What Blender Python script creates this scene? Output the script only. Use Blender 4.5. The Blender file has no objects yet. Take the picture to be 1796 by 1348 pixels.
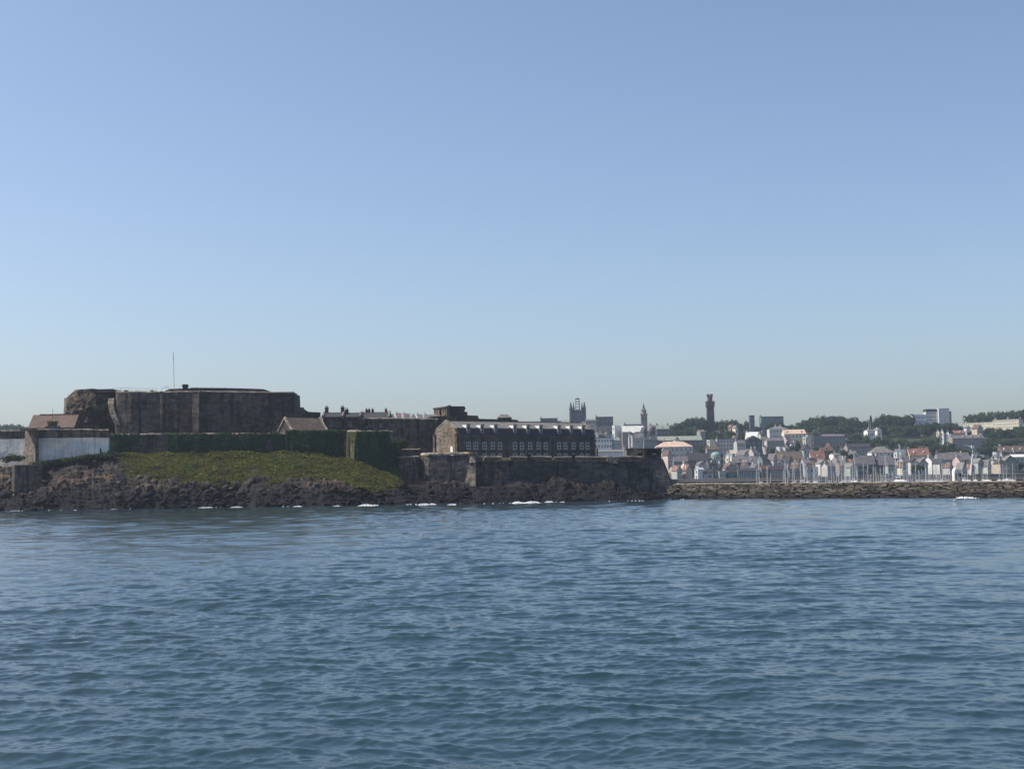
import bpy, math, random
import numpy as np
from mathutils import Vector, Matrix, Euler
random.seed(7)
R = math.radians
S = bpy.context.scene
COL = S.collection

# ------------------------------------------------------------------ camera
FPX = 2490.0
CX, CY = 898.0, 674.0
PITCH, ROLL, CAMZ = 3.768, -0.9, 7.0
cd = bpy.data.cameras.new('camera')
cam = bpy.data.objects.new('camera', cd)
COL.objects.link(cam)
cd.sensor_width = 36.0
cd.lens = 36.0 * FPX / 1796.0
cd.clip_start, cd.clip_end = 0.5, 30000
cam.location = (0, 0, CAMZ)
CM = Matrix.Rotation(R(90 + PITCH), 3, 'X') @ Matrix.Rotation(R(ROLL), 3, 'Z')
cam.rotation_euler = CM.to_euler()
S.camera = cam

# ------------------------------------------------------------------ light
SUN_EL, SUN_AZ = R(50), R(-88)          # azimuth from +Y, positive to +X
w = bpy.data.worlds.new('World'); S.world = w; w.use_nodes = True
nt = w.node_tree
bg = nt.nodes['Background']
sky = nt.nodes.new('ShaderNodeTexSky')
sky.sky_type = 'NISHITA'; sky.sun_disc = False
sky.sun_elevation = SUN_EL; sky.sun_rotation = SUN_AZ
sky.altitude = 0; sky.air_density = 0.84; sky.dust_density = 1.9; sky.ozone_density = 2.1
nt.links.new(sky.outputs[0], bg.inputs[0])
bg.inputs[1].default_value = 0.15
sl = bpy.data.lights.new('sun', 'SUN'); so = bpy.data.objects.new('sun', sl); COL.objects.link(so)
sl.energy = 4.9; sl.angle = R(0.5); sl.color = (1.0, 0.93, 0.82)
sd = Vector((math.sin(SUN_AZ)*math.cos(SUN_EL), math.cos(SUN_AZ)*math.cos(SUN_EL), math.sin(SUN_EL)))
so.rotation_euler = sd.to_track_quat('Z', 'Y').to_euler()
S.view_settings.view_transform = 'Standard'
S.view_settings.look = 'None'
S.view_settings.gamma = 1.0
S.view_settings.exposure = 0.13

# ------------------------------------------------------------------ helpers
def at(px, py, d):
    "world point seen at photo pixel (px,py), d metres ahead"
    v = CM @ Vector(((px-CX)/FPX, (CY-py)/FPX, -1.0))
    v *= d / v.y
    return Vector((v.x, v.y, v.z + CAMZ))
def hz(px): return 838.0 - (px-898.0)*math.tan(R(0.9))

def tag(o, label=None, cat=None, group=None, kind=None):
    if label: o['label'] = label
    if cat: o['category'] = cat
    if group: o['group'] = group
    if kind: o['kind'] = kind
    return o
def empty(name, loc, label, cat, group=None, rz=0.0):
    o = bpy.data.objects.new(name, None); COL.objects.link(o)
    o.empty_display_size = 0.5
    o.location = loc; o.rotation_euler = (0, 0, rz)
    return tag(o, label, cat, group)
def link(name, me, parent=None, loc=(0,0,0)):
    o = bpy.data.objects.new(name, me); COL.objects.link(o)
    o.location = loc
    if parent: o.parent = parent
    return o

def mesh_np(name, V, F, mats, smooth=False, col=None):
    V = np.asarray(V, np.float32); F = np.asarray(F, np.int32)
    me = bpy.data.meshes.new(name)
    n, k = F.shape
    me.vertices.add(len(V)); me.vertices.foreach_set('co', V.ravel())
    me.loops.add(n*k); me.loops.foreach_set('vertex_index', F.ravel())
    me.polygons.add(n); me.polygons.foreach_set('loop_start', np.arange(0, n*k, k, dtype=np.int32))
    if smooth: me.polygons.foreach_set('use_smooth', np.ones(n, bool))
    for m in (mats if isinstance(mats, (list, tuple)) else [mats]): me.materials.append(m)
    me.update(calc_edges=True)
    return me
def grid_faces(nr, nc):
    i = np.arange((nr-1)*(nc-1)); r = i//(nc-1); c = i % (nc-1); a = r*nc + c
    return np.stack([a, a+1, a+nc+1, a+nc], 1)

class MB:
    def __init__(s): s.v = []; s.f = []; s.m = []
    def add(s, vs, fs, mi=0):
        b = len(s.v); s.v += [tuple(p) for p in vs]
        s.f += [tuple(b+i for i in f) for f in fs]; s.m += [mi]*len(fs)
        return s
    def box(s, x0, x1, y0, y1, z0, z1, mi=0):
        return s.add([(x0,y0,z0),(x1,y0,z0),(x1,y1,z0),(x0,y1,z0),(x0,y0,z1),(x1,y0,z1),(x1,y1,z1),(x0,y1,z1)],
              [(3,2,1,0),(4,5,6,7),(0,1,5,4),(1,2,6,5),(2,3,7,6),(3,0,4,7)], mi)
    def prism(s, poly, axis, a0, a1, mi=0):
        "poly: 2-D points; axis 'y': poly in (x,z) extruded along y; 'x': poly in (y,z); 'z': poly in (x,y)"
        n = len(poly)
        def P(p, a): return {'y': (p[0],a,p[1]), 'x': (a,p[0],p[1]), 'z': (p[0],p[1],a)}[axis]
        vs = [P(p,a0) for p in poly]+[P(p,a1) for p in poly]
        fs = [tuple(range(n)), tuple(range(2*n-1,n-1,-1))]
        fs += [((i+1)%n, i, n+i, n+(i+1)%n) for i in range(n)]
        return s.add(vs, fs, mi)
    def cone(s, c, r0, r1, z0, z1, n=8, mi=0, ph=0.0, top=None):
        cx, cy = c; tx, ty = top or c
        vs = [(cx+r0*math.cos(ph+2*math.pi*i/n), cy+r0*math.sin(ph+2*math.pi*i/n), z0) for i in range(n)]
        vs += [(tx+r1*math.cos(ph+2*math.pi*i/n), ty+r1*math.sin(ph+2*math.pi*i/n), z1) for i in range(n)]
        fs = [(i,(i+1)%n,n+(i+1)%n,n+i) for i in range(n)]+[tuple(range(n-1,-1,-1)), tuple(range(n,2*n))]
        return s.add(vs, fs, mi)
    def lathe(s, c, prof, n=10, mi=0, ph=0.0):
        for (r0,z0),(r1,z1) in zip(prof[:-1], prof[1:]):
            vs = [(c[0]+r*math.cos(ph+2*math.pi*i/n), c[1]+r*math.sin(ph+2*math.pi*i/n), z) for r,z in ((r0,z0),(r1,z1)) for i in range(n)]
            s.add(vs, [(i,(i+1)%n,n+(i+1)%n,n+i) for i in range(n)], mi)
        return s
    def tube(s, pts, r, n=5, mi=0, r1=None):
        r1 = r if r1 is None else r1
        rings = []
        for k,p in enumerate(pts):
            p = Vector(p)
            t = (Vector(pts[min(k+1,len(pts)-1)])-Vector(pts[max(k-1,0)])).normalized()
            u = t.orthogonal().normalized(); v = t.cross(u)
            rr = r+(r1-r)*k/max(1,len(pts)-1)
            rings.append([p+u*rr*math.cos(2*math.pi*i/n)+v*rr*math.sin(2*math.pi*i/n) for i in range(n)])
        vs = [q for g in rings for q in g]; fs = []
        for k in range(len(pts)-1):
            fs += [(k*n+i, k*n+(i+1)%n, (k+1)*n+(i+1)%n, (k+1)*n+i) for i in range(n)]
        fs += [tuple(range(n-1,-1,-1)), tuple(range((len(pts)-1)*n, len(pts)*n))]
        return s.add(vs, fs, mi)
    def mesh(s, name, mats, shift=None, smooth=False):
        me = bpy.data.meshes.new(name)
        vs = s.v if shift is None else [(x-shift[0],y-shift[1],z-shift[2]) for x,y,z in s.v]
        me.from_pydata(vs, [], s.f)
        for m in (mats if isinstance(mats,(list,tuple)) else [mats]): me.materials.append(m)
        me.polygons.foreach_set('material_index', s.m)
        if smooth: me.polygons.foreach_set('use_smooth', [True]*len(s.f))
        me.update()
        return me
    def build(s, name, mats, parent=None, world=False, smooth=False):
        "world=True: vertices are in world space, parent is an unrotated empty"
        return link(name, s.mesh(name, mats, parent.location if (world and parent) else None, smooth), parent)

# ---- numpy noise
def _hash(ix, iy, iz, seed):
    h = (ix.astype(np.int64)*374761393 + iy.astype(np.int64)*668265263 + iz.astype(np.int64)*2147483647 + seed*974634777) & 0xffffffff
    h = ((h ^ (h >> 13))*1274126177) & 0xffffffff
    h = ((h ^ (h >> 16))*2246822519) & 0xffffffff
    return ((h ^ (h >> 15)) & 0xffffff)/float(0x1000000)
def vnoise(x, y, z=0.0, seed=0):
    x = np.asarray(x, float); y = np.asarray(y, float); z = np.zeros_like(x)+z
    ix, iy, iz = np.floor(x), np.floor(y), np.floor(z)
    fx, fy, fz = x-ix, y-iy, z-iz
    fx, fy, fz = [t*t*(3-2*t) for t in (fx,fy,fz)]
    r = 0
    for a in (0,1):
        for b in (0,1):
            for c in (0,1):
                r = r + _hash(ix+a,iy+b,iz+c,seed)*(fx if a else 1-fx)*(fy if b else 1-fy)*(fz if c else 1-fz)
    return r*2-1
def fbm(x, y, z=0.0, o=4, seed=0, gain=.5):
    s = 0; a = 1.0; f = 1.0
    for k in range(o):
        s = s + a*vnoise(np.asarray(x)*f, np.asarray(y)*f, np.asarray(z)*f, seed+k*17); a *= gain; f *= 2.03
    return s
def worley(x, y, seed=0):
    "2-D cells: F1, F2-F1, three random numbers of the cell, offset to its centre"
    x = np.asarray(x, float); y = np.asarray(y, float)
    ix, iy = np.floor(x), np.floor(y)
    b1 = np.full(x.shape, 9.); b2 = np.full(x.shape, 9.)
    rr = [np.zeros(x.shape) for _ in range(3)]; ox = np.zeros(x.shape); oy = np.zeros(x.shape)
    for a in (-1,0,1):
        for b in (-1,0,1):
            cx, cy = ix+a, iy+b
            jx = cx+_hash(cx,cy,cx*0,seed); jy = cy+_hash(cx,cy,cx*0+1,seed)
            dd = np.hypot(x-jx, y-jy); m = dd < b1
            b2 = np.where(m, b1, np.minimum(b2, dd)); b1 = np.where(m, dd, b1)
            ox = np.where(m, x-jx, ox); oy = np.where(m, y-jy, oy)
            for k in range(3): rr[k] = np.where(m, _hash(cx,cy,cx*0+2+k,seed), rr[k])
    return b1, b2-b1, rr, ox, oy

# ------------------------------------------------------------------ materials
def newmat(name):
    m = bpy.data.materials.new(name); m.use_nodes = True
    t = m.node_tree; b = t.nodes['Principled BSDF']
    return m, t, b
def nd(t, typ, **kw):
    n = t.nodes.new(typ)
    for k, v in kw.items():
        if k.startswith('i_'): n.inputs[k[2:].replace('_',' ')].default_value = v
        else: setattr(n, k, v)
    return n
def mixc(t, a, b, fac, mode='MIX'):
    n = t.nodes.new('ShaderNodeMix'); n.data_type = 'RGBA'; n.blend_type = mode
    for s, v in ((0,fac),(6,a),(7,b)):
        if hasattr(v, 'is_linked') or hasattr(v, 'node'): t.links.new(v, n.inputs[s])
        else: n.inputs[s].default_value = v if s == 0 else (*v[:3], 1)
    return n.outputs[2]
def ramp(t, src, p0, p1, v0=0.0, v1=1.0):
    n = t.nodes.new('ShaderNodeMapRange'); n.clamp = True
    t.links.new(src, n.inputs[0])
    for i, v in zip((1,2,3,4), (p0,p1,v0,v1)): n.inputs[i].default_value = v
    return n.outputs[0]
def wpos(t, scale=(1,1,1)):
    g = t.nodes.new('ShaderNodeNewGeometry')
    mp = t.nodes.new('ShaderNodeMapping'); mp.inputs['Scale'].default_value = scale
    t.links.new(g.outputs['Position'], mp.inputs[0])
    return mp.outputs[0]
def noise(t, vec, scale, detail=5, rough=.6):
    n = nd(t, 'ShaderNodeTexNoise'); n.inputs['Scale'].default_value = scale
    n.inputs['Detail'].default_value = detail; n.inputs['Roughness'].default_value = rough
    t.links.new(vec, n.inputs['Vector'])
    return n.outputs['Fac']
def voro(t, vec, scale, out='Color'):
    n = nd(t, 'ShaderNodeTexVoronoi'); n.inputs['Scale'].default_value = scale
    t.links.new(vec, n.inputs['Vector'])
    return n.outputs[out]
def bump(t, b, h, strength, dist):
    n = nd(t, 'ShaderNodeBump'); n.inputs['Strength'].default_value = strength; n.inputs['Distance'].default_value = dist
    t.links.new(h, n.inputs['Height']); t.links.new(n.outputs[0], b.inputs['Normal'])

def stone(name, c1, c2, streak=.55, cell=.9, stain=(.014,.016,.02), moss=None, big=.8, cc=(.5,1.5)):
    m, t, b = newmat(name)
    p = wpos(t)
    base = mixc(t, c1, c2, ramp(t, noise(t, p, .22, 8, .65), .35, .65))
    pn = noise(t, p, .055, 4, .55)
    base = mixc(t, base, (.62,.60,.60), ramp(t, pn, .50, .60, 0, .85), 'MULTIPLY')
    base = mixc(t, base, (1.25,1.12,.98), ramp(t, noise(t, wpos(t,(.09,.09,.16)), 1.0, 3, .5), .54, .60, 0, .9), 'MULTIPLY')
    cells = voro(t, wpos(t, (1,1,1.7)), cell)
    sep = nd(t, 'ShaderNodeSeparateColor'); t.links.new(cells, sep.inputs[0])
    v = ramp(t, sep.outputs[0], 0, 1, *cc)
    cmb = nd(t, 'ShaderNodeCombineColor')
    for i in range(3): t.links.new(v, cmb.inputs[i])
    base = mixc(t, base, cmb.outputs[0], 1.0, 'MULTIPLY')
    if streak:
        s = noise(t, wpos(t, (.75,.75,.06)), 1.0, 6, .7)
        base = mixc(t, base, stain, ramp(t, s, .50, .60, 0, streak))
        s2 = noise(t, wpos(t, (.05,.05,.03)), 1.0, 5, .6)
        base = mixc(t, base, stain, ramp(t, s2, .5, .7, 0, streak*big))
    if moss:
        base = mixc(t, base, moss, ramp(t, noise(t, p, .12, 7, .7), .52, .64, 0, .8))
    t.links.new(base, b.inputs['Base Color'])
    b.inputs['Roughness'].default_value = .9; b.inputs['Specular IOR Level'].default_value = .2
    h = noise(t, p, 1.6, 7, .7)
    bump(t, b, h, .7, .35)
    return m
def plain(name, c, var=.25, scale=.5, rough=.8, spec=.3, c2=None):
    m, t, b = newmat(name)
    p = wpos(t)
    c2 = c2 or tuple(x*(1-var) for x in c)
    t.links.new(mixc(t, c, c2, ramp(t, noise(t, p, scale, 6, .65), .38, .66)), b.inputs['Base Color'])
    b.inputs['Roughness'].default_value = rough; b.inputs['Specular IOR Level'].default_value = spec
    return m
def roofmat(name, c, var=.35):
    m, t, b = newmat(name)
    p = wpos(t)
    a = mixc(t, c, tuple(x*(1-var) for x in c), ramp(t, noise(t, p, .35, 6, .7), .4, .62))
    sep = nd(t, 'ShaderNodeSeparateColor'); t.links.new(voro(t, p, 1.3), sep.inputs[0])
    v = ramp(t, sep.outputs[0], 0, 1, .7, 1.2); cmb = nd(t, 'ShaderNodeCombineColor')
    for i in range(3): t.links.new(v, cmb.inputs[i])
    t.links.new(mixc(t, a, cmb.outputs[0], 1, 'MULTIPLY'), b.inputs['Base Color'])
    b.inputs['Roughness'].default_value = .75
    return m
def leafmat(name, stops, rough=.7, patch=None, trans=.3):
    m, t, b = newmat(name)
    g = t.nodes.new('ShaderNodeNewGeometry')
    cr = t.nodes.new('ShaderNodeValToRGB'); e = cr.color_ramp.elements
    e[0].position = 0; e[0].color = (*stops[0],1); e[1].position = 1; e[1].color = (*stops[-1],1)
    for i, s in enumerate(stops[1:-1]):
        x = e.new((i+1)/(len(stops)-1)); x.color = (*s,1)
    t.links.new(g.outputs['Random Per Island'], cr.inputs[0])
    c = cr.outputs[0]
    if patch:
        c = mixc(t, c, patch, ramp(t, noise(t, wpos(t), .13, 5, .6), .5, .62, 0, .75))
    t.links.new(c, b.inputs['Base Color'])
    b.inputs['Roughness'].default_value = rough; b.inputs['Specular IOR Level'].default_value = .15
    tl = t.nodes.new('ShaderNodeBsdfTranslucent'); t.links.new(c, tl.inputs[0])
    ms = t.nodes.new('ShaderNodeMixShader'); ms.inputs[0].default_value = trans
    t.links.new(b.outputs[0], ms.inputs[1]); t.links.new(tl.outputs[0], ms.inputs[2])
    t.links.new(ms.outputs[0], t.nodes['Material Output'].inputs[0])
    return m

M = {}
M['granite'] = stone('granite', (.085,.07,.056), (.185,.152,.122), .8, .62)
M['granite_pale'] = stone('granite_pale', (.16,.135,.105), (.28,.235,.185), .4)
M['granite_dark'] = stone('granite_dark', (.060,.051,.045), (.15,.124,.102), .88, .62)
M['granite_shaded'] = stone('granite_shaded', (.044,.046,.048), (.11,.105,.10), .88, .62, stain=(.012,.017,.022))  # darker, bluer granite: shade painted into the stone colour, with stains
M['coping'] = stone('coping', (.18,.16,.13), (.30,.265,.215), .3)  # paler than the walls: sun on the wall tops painted in
M['whitewash'] = stone('whitewash', (.70,.685,.65), (.78,.765,.73), .4, .3, stain=(.16,.165,.165), big=0, cc=(.9,1.08))
M['crag'] = stone('crag', (.04,.034,.028), (.14,.112,.084), .6, .5, moss=(.035,.04,.02))
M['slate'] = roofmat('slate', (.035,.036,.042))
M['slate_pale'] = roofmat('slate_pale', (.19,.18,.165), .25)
M['slate_lilac'] = roofmat('slate_lilac', (.15,.135,.145))
M['tile_red'] = roofmat('tile_red', (.26,.12,.095))
M['tile_brown'] = roofmat('tile_brown', (.12,.085,.065))
M['tile_rust'] = roofmat('tile_rust', (.13,.075,.052))
M['roof_green'] = roofmat('roof_green', (.26,.29,.24), .2)
M['roof_peach'] = roofmat('roof_peach', (.62,.45,.34), .15)
M['roof_white'] = plain('roof_white', (.72,.72,.70), .1)
M['copper'] = plain('copper_patina', (.25,.38,.32), .25, .6)
for nm, c in dict(white=(.80,.79,.76), cream=(.72,.66,.50), grey=(.34,.34,.34), stonewall=(.30,.28,.265), lilac=(.50,.475,.465),
                  tan=(.50,.42,.33), pink=(.58,.46,.43), teal=(.17,.21,.22), dark=(.05,.054,.062), pale=(.62,.61,.58), brown=(.2,.15,.12),
                  red=(.33,.13,.11), green=(.40,.44,.40), slatewall=(.12,.125,.14)).items():
    M['w_'+nm] = plain('wall_'+nm, c, .22, .35)
def glassmat():
    m, t, b = newmat('window_glass')
    b.inputs['Base Color'].default_value = (.02,.025,.03,1); b.inputs['Roughness'].default_value = .12
    return m
M['glass'] = glassmat()
M['frame'] = plain('frame_white', (.62,.62,.60), .1)
M['frame_stone'] = plain('frame_stone', (.40,.385,.37), .2)
M['lead'] = plain('lead_white', (.84,.84,.82), .04)
M['black'] = plain('black_iron', (.02,.022,.025), .3)
M['steel'] = plain('pale_steel', (.55,.56,.55), .1, rough=.5)
M['wood_dark'] = plain('dark_wood', (.045,.04,.04), .3)
M['bark'] = plain('bark', (.05,.04,.03), .3)
M['hull'] = plain('hull_white', (.75,.75,.74), .06, rough=.35)
M['mast'] = plain('mast_alloy', (.64,.65,.66), .05, rough=.45)
M['sailcover'] = plain('sail_cover', (.06,.1,.2), .2)
M['ivy'] = leafmat('ivy_leaves', [(.016,.042,.018),(.032,.075,.028),(.055,.105,.036),(.02,.05,.024)])
M['ivy_light'] = leafmat('ivy_light', [(.06,.075,.025),(.10,.115,.035),(.15,.15,.055)])  # the same ivy in paler yellow green, sunlight painted into the leaves
M['grass'] = leafmat('grass_blades', [(.075,.09,.02),(.14,.155,.034),(.21,.205,.055),(.045,.065,.018)], patch=(.115,.10,.035), trans=.45)
M['turf'] = plain('turf', (.06,.062,.018), .5, .25, c2=(.05,.036,.02))
M['leaf_a'] = leafmat('leaves_mid', [(.022,.045,.018),(.045,.08,.03),(.075,.115,.042),(.105,.14,.055)])
M['leaf_b'] = leafmat('leaves_dark', [(.014,.032,.018),(.03,.06,.028),(.05,.085,.036),(.075,.11,.045)])  # lighter stops paint sunlit leaves into the crown
M['leaf_c'] = leafmat('leaves_light', [(.045,.075,.022),(.07,.105,.03),(.10,.135,.045)])
M['hill'] = plain('hillside', (.022,.034,.016), .4, .05, c2=(.05,.052,.035))
M['tower_stone'] = stone('tower_stone', (.07,.052,.05), (.13,.098,.09), .4)
M['hut_stone'] = stone('hut_stone', (.27,.22,.165), (.36,.29,.22), .2)  # lightened so the unlit hut front looks sunlit
M['barracks_stone'] = stone('barracks_stone', (.095,.083,.075), (.15,.13,.115), .45, .7, cc=(.75,1.25))
M['quay'] = stone('quay_stone', (.05,.052,.058), (.09,.09,.09), .5)
# ------------------------------------------------------------------ sea
def water_mat():
    m, t, b = newmat('sea_water')
    b.inputs['Base Color'].default_value = (.018,.043,.056,1)
    b.inputs['Roughness'].default_value = .035; b.inputs['IOR'].default_value = 1.333
    p = wpos(t, (1,1,0))
    n1 = noise(t, wpos(t, (.7,1.2,0)), 2.2, 5, .65); n2 = noise(t, wpos(t, (.7,1.4,0)), 7.0, 3, .6)
    ad = nd(t, 'ShaderNodeMath', operation='MULTIPLY_ADD'); t.links.new(n2, ad.inputs[0]); ad.inputs[1].default_value = .33; t.links.new(n1, ad.inputs[2])
    bump(t, b, ad.outputs[0], .3, .07)
    return m
M['water'] = water_mat()
def make_sea():
    rs = [2.0]
    while rs[-1] < 30: rs.append(rs[-1]*1.06)
    while rs[-1] < 460: rs.append(rs[-1]*1.0021)
    while rs[-1] < 9000: rs.append(rs[-1]*1.12)
    rs = np.array(rs)
    th = np.concatenate([np.linspace(-180,-40,40,endpoint=False), np.linspace(-40,-21.5,120,endpoint=False),
                         np.linspace(-21.5,21.5,1000,endpoint=False), np.linspace(21.5,40,120,endpoint=False), np.linspace(40,180,41)])
    th = np.radians(th)
    RR, TT = np.meshgrid(rs, th, indexing='ij')
    X = RR*np.sin(TT); Y = RR*np.cos(TT)
    dr = np.gradient(rs)[:,None]; dt = np.gradient(th)[None,:]
    cell = np.maximum(dr, RR*dt)
    far = np.clip((700-RR)/260, 0, 1)
    rng = np.random.default_rng(11)
    Z = np.zeros_like(X); DX = np.zeros_like(X); DY = np.zeros_like(X)
    # gusts: patches where the small chop is stronger
    gust = np.clip(1 + 1.05*fbm(X*.020, Y*.011, 0, 3, 5), .22, 2.1)
    N = 230
    for k in range(N):
        lam = .24*(11/.24)**((k+rng.random())/N)
        kk = 2*math.pi/lam
        spread = 33 if lam < 1.0 else 22
        d = R((186 if lam < 3 else 203) + rng.normal(0, spread))        # travelling towards the viewer, a little across
        kx, ky = kk*math.sin(d), kk*math.cos(d)
        slope = .0185 if lam < 1.3 else (.0125 if lam < 3.6 else .0085)
        a = slope/kk
        ph = rng.random()*2*math.pi
        fade = np.clip((lam/cell-1.8)/1.6, 0, 1)*far
        if lam < 4: fade = fade*gust
        rows = np.where(fade.max(1) > 0)[0]
        if not len(rows): continue
        s = slice(0, rows[-1]+1)
        arg = kx*X[s]+ky*Y[s]+ph
        am = a*fade[s]; c = np.cos(arg); sn = np.sin(arg)
        Z[s] += am*c; q = .85
        DX[s] -= q*am*kx/kk*sn; DY[s] -= q*am*ky/kk*sn
    V = np.stack([X+DX, Y+DY, Z], -1).reshape(-1,3)
    me = mesh_np('water', V, grid_faces(len(rs), len(th))[:, ::-1], M['water'], True)
    tag(link('sea', me), kind='structure')
make_sea()

# ------------------------------------------------------------------ castle rock, foreshore and bank
def interp(px, table): return np.interp(px, [a for a,_ in table], [b for _,b in table])
SHORE_PY = [(-300,900),(0,896),(100,895),(200,893),(300,891),(400,889),(520,888),(640,886),(740,884),(850,883),(930,881),(1060,879),(1180,877),(1215,874),(1300,868)]
WALL_D = [(-300,442),(0,441),(46,439),(60,430),(140,431),(250,437),(600,441),(612,441),(625,431),(690,433),(735,436),(830,434),(1180,442),(1300,442)]
TOP_PY = [(-300,806),(0,809),(70,812),(120,806),(190,797),(240,797),(400,796),(520,793),(600,804),(640,812),(690,832),(720,846),(740,848),(760,840),(830,846),(880,848),(925,842),(1000,846),(1030,850),(1060,846),(1120,856),(1180,864),(1215,873),(1300,880)]
def shore_d(px):
    py = interp(px, SHORE_PY)
    return CAMZ*FPX/np.maximum(py - (838-(px-898)*math.tan(R(.9))), 5)
def ground_z(px, py, d): return CAMZ + ((838-(px-898)*math.tan(R(.9)))-py)*d/FPX
def bank(px, t):
    "smooth height of the bank, t=0 at the water, 1 at the wall foot"
    zt = ground_z(px, interp(px, TOP_PY), interp(px, WALL_D))
    ex = interp(px, [(0,1.3),(180,1.2),(260,.92),(520,.9),(640,1.0),(740,1.3),(1200,1.4)])
    return -1.1 + (zt+1.1)*np.clip(t,0,1)**ex
def make_rocks():
    px = np.linspace(-300, 1290, 1750); t = np.concatenate([np.linspace(-.18,1,185), [1.05,1.15]])
    T, P = np.meshgrid(t, px, indexing='ij')
    ds = shore_d(P)+4*fbm(P*.02, P*0, 0, 3, 3); dw = interp(P, WALL_D)
    D = ds + (dw-ds)*T
    X = (P-CX)/FPX*D; Y = D
    Z = bank(P, T) + np.minimum(T,0)*8
    # blocky rock: two sizes of tilted cells over rolling noise, strata dipping to the right
    wx = X + 2.5*fbm(X*.09, Y*.2, 0, 3, 21); wy = Y + .9*fbm(X*.11, Y*.2, 7, 3, 22)
    h = 1.5*fbm(X*.07, Y*.12, 0, 3, 9)
    for sx, sy, amp, tilt, sd_ in ((13.0,4.0,1.5,.45,31),(5.5,2.2,.85,.7,41),(2.0,1.0,.36,.7,51)):
        f1, e, r, ox, oy = worley(wx/sx, wy/sy, sd_)
        h = h + amp*(r[0]-.5) + tilt*((r[1]-.5)*ox + (r[2]-.35)*oy) - .30*amp*np.exp(-(e/.10)**2)
    h = h + .2*fbm(X*1.1, Y*1.1, 0, 3, 61)
    mask = np.clip(T/.12, .25, 1)*np.clip((1.12-T)/.2, .15, 1)
    grassy = np.clip((P-190)/60,0,1)*np.clip((700-P)/50,0,1)*np.clip((T-.45)/.2,0,1)
    h = h*mask*(1-.75*grassy) - .35*grassy
    Z = Z + h
    # outcrops in front of the low bastion
    for c, tt, wd, hh in ((965,.62,42,2.4),(1060,.55,55,2.6),(800,.7,50,1.8),(250,.42,24,1.6),(150,.6,40,1.2),(1130,.35,45,1.2),(520,.3,45,1.6)):
        Z = Z + hh*np.exp(-((P-c)/wd)**2-((T-tt)/.16)**2)*(1+.5*fbm(X*.4,Y*.4,0,2,77))
    # ledges: the rock breaks in rough horizontal steps
    st = 1.15; q = (Z + .10*X*.25 + .9*fbm(X*.10, Y*.10, 0, 3, 91))/st; fq = q-np.floor(q)
    Zs = Z + st*((np.clip((fq-.5)*3.2+.5,0,1))-fq)
    Z = Z + (Zs-Z)*np.clip(T/.06,0,1)*(1-grassy)*.8
    V = np.stack([X, Y, Z], -1).reshape(-1,3)
    m, tr, b = newmat('shore_rock')
    p = wpos(tr)
    base = mixc(tr, (.005,.0045,.006), (.062,.049,.04), ramp(tr, noise(tr, p, .16, 9, .7), .38, .66))
    sep = nd(tr,'ShaderNodeSeparateColor'); tr.links.new(voro(tr, wpos(tr,(1,1,1.6)), .8), sep.inputs[0])
    v = ramp(tr, sep.outputs[0], 0, 1, .55, 1.35); cmb = nd(tr,'ShaderNodeCombineColor')
    for i in range(3): tr.links.new(v, cmb.inputs[i])
    base = mixc(tr, base, cmb.outputs[0], 1, 'MULTIPLY')
    gi = tr.nodes.new('ShaderNodeNewGeometry'); base = mixc(tr, base, (.12,.094,.074), ramp(tr, gi.outputs['Random Per Island'], .55, 1.0, 0, .8))
    base = mixc(tr, base, (.16,.108,.075), ramp(tr, noise(tr, wpos(tr,(.6,1,1.5)), .12, 7, .75), .53, .62, 0, .85))  # tan of sunlit rock painted in, per boulder and in noise patches
    gz = tr.nodes.new('ShaderNodeNewGeometry'); sx = nd(tr,'ShaderNodeSeparateXYZ'); tr.links.new(gz.outputs['Position'], sx.inputs[0])
    nz = noise(tr, p, .25, 4, .6)
    mm = nd(tr,'ShaderNodeMath',operation='MULTIPLY_ADD'); tr.links.new(nz, mm.inputs[0]); mm.inputs[1].default_value = -4.0; tr.links.new(sx.outputs[2], mm.inputs[2])
    base = mixc(tr, (.004,.004,.006), base, ramp(tr, mm.outputs[0], 1.6, 5.4))     # tide-dark weed and wet rock
    tr.links.new(base, b.inputs['Base Color']); b.inputs['Roughness'].default_value = .85; b.inputs['Specular IOR Level'].default_value = .25
    bump(tr, b, noise(tr, p, 1.8, 8, .72), .8, .4)
    M['shore_rock'] = m
    tag(link('rocks', mesh_np('rocks', V, grid_faces(len(t), len(px)), m)), kind='structure')
    # level ground inside the walls
    px = np.linspace(-300, 1105, 120); d = np.array([0, 6, 30, 70, 105.])
    Dd, P = np.meshgrid(d, px, indexing='ij')
    dw = interp(P, WALL_D); D = dw+Dd+.5
    zt = ground_z(P, interp(P, TOP_PY), dw)
    inner = interp(P, [(-300,17),(600,17),(700,14.0),(1100,12.6),(1190,11.0)])
    Z = np.where(Dd == 0, zt-.6, np.where(Dd < 100, inner, -2))
    V = np.stack([(P-CX)/FPX*D, D, Z], -1).reshape(-1,3)
    tag(link('castle_ground', mesh_np('castle_ground', V, grid_faces(len(d), len(px)), M['turf'])), kind='structure')
make_rocks()

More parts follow.
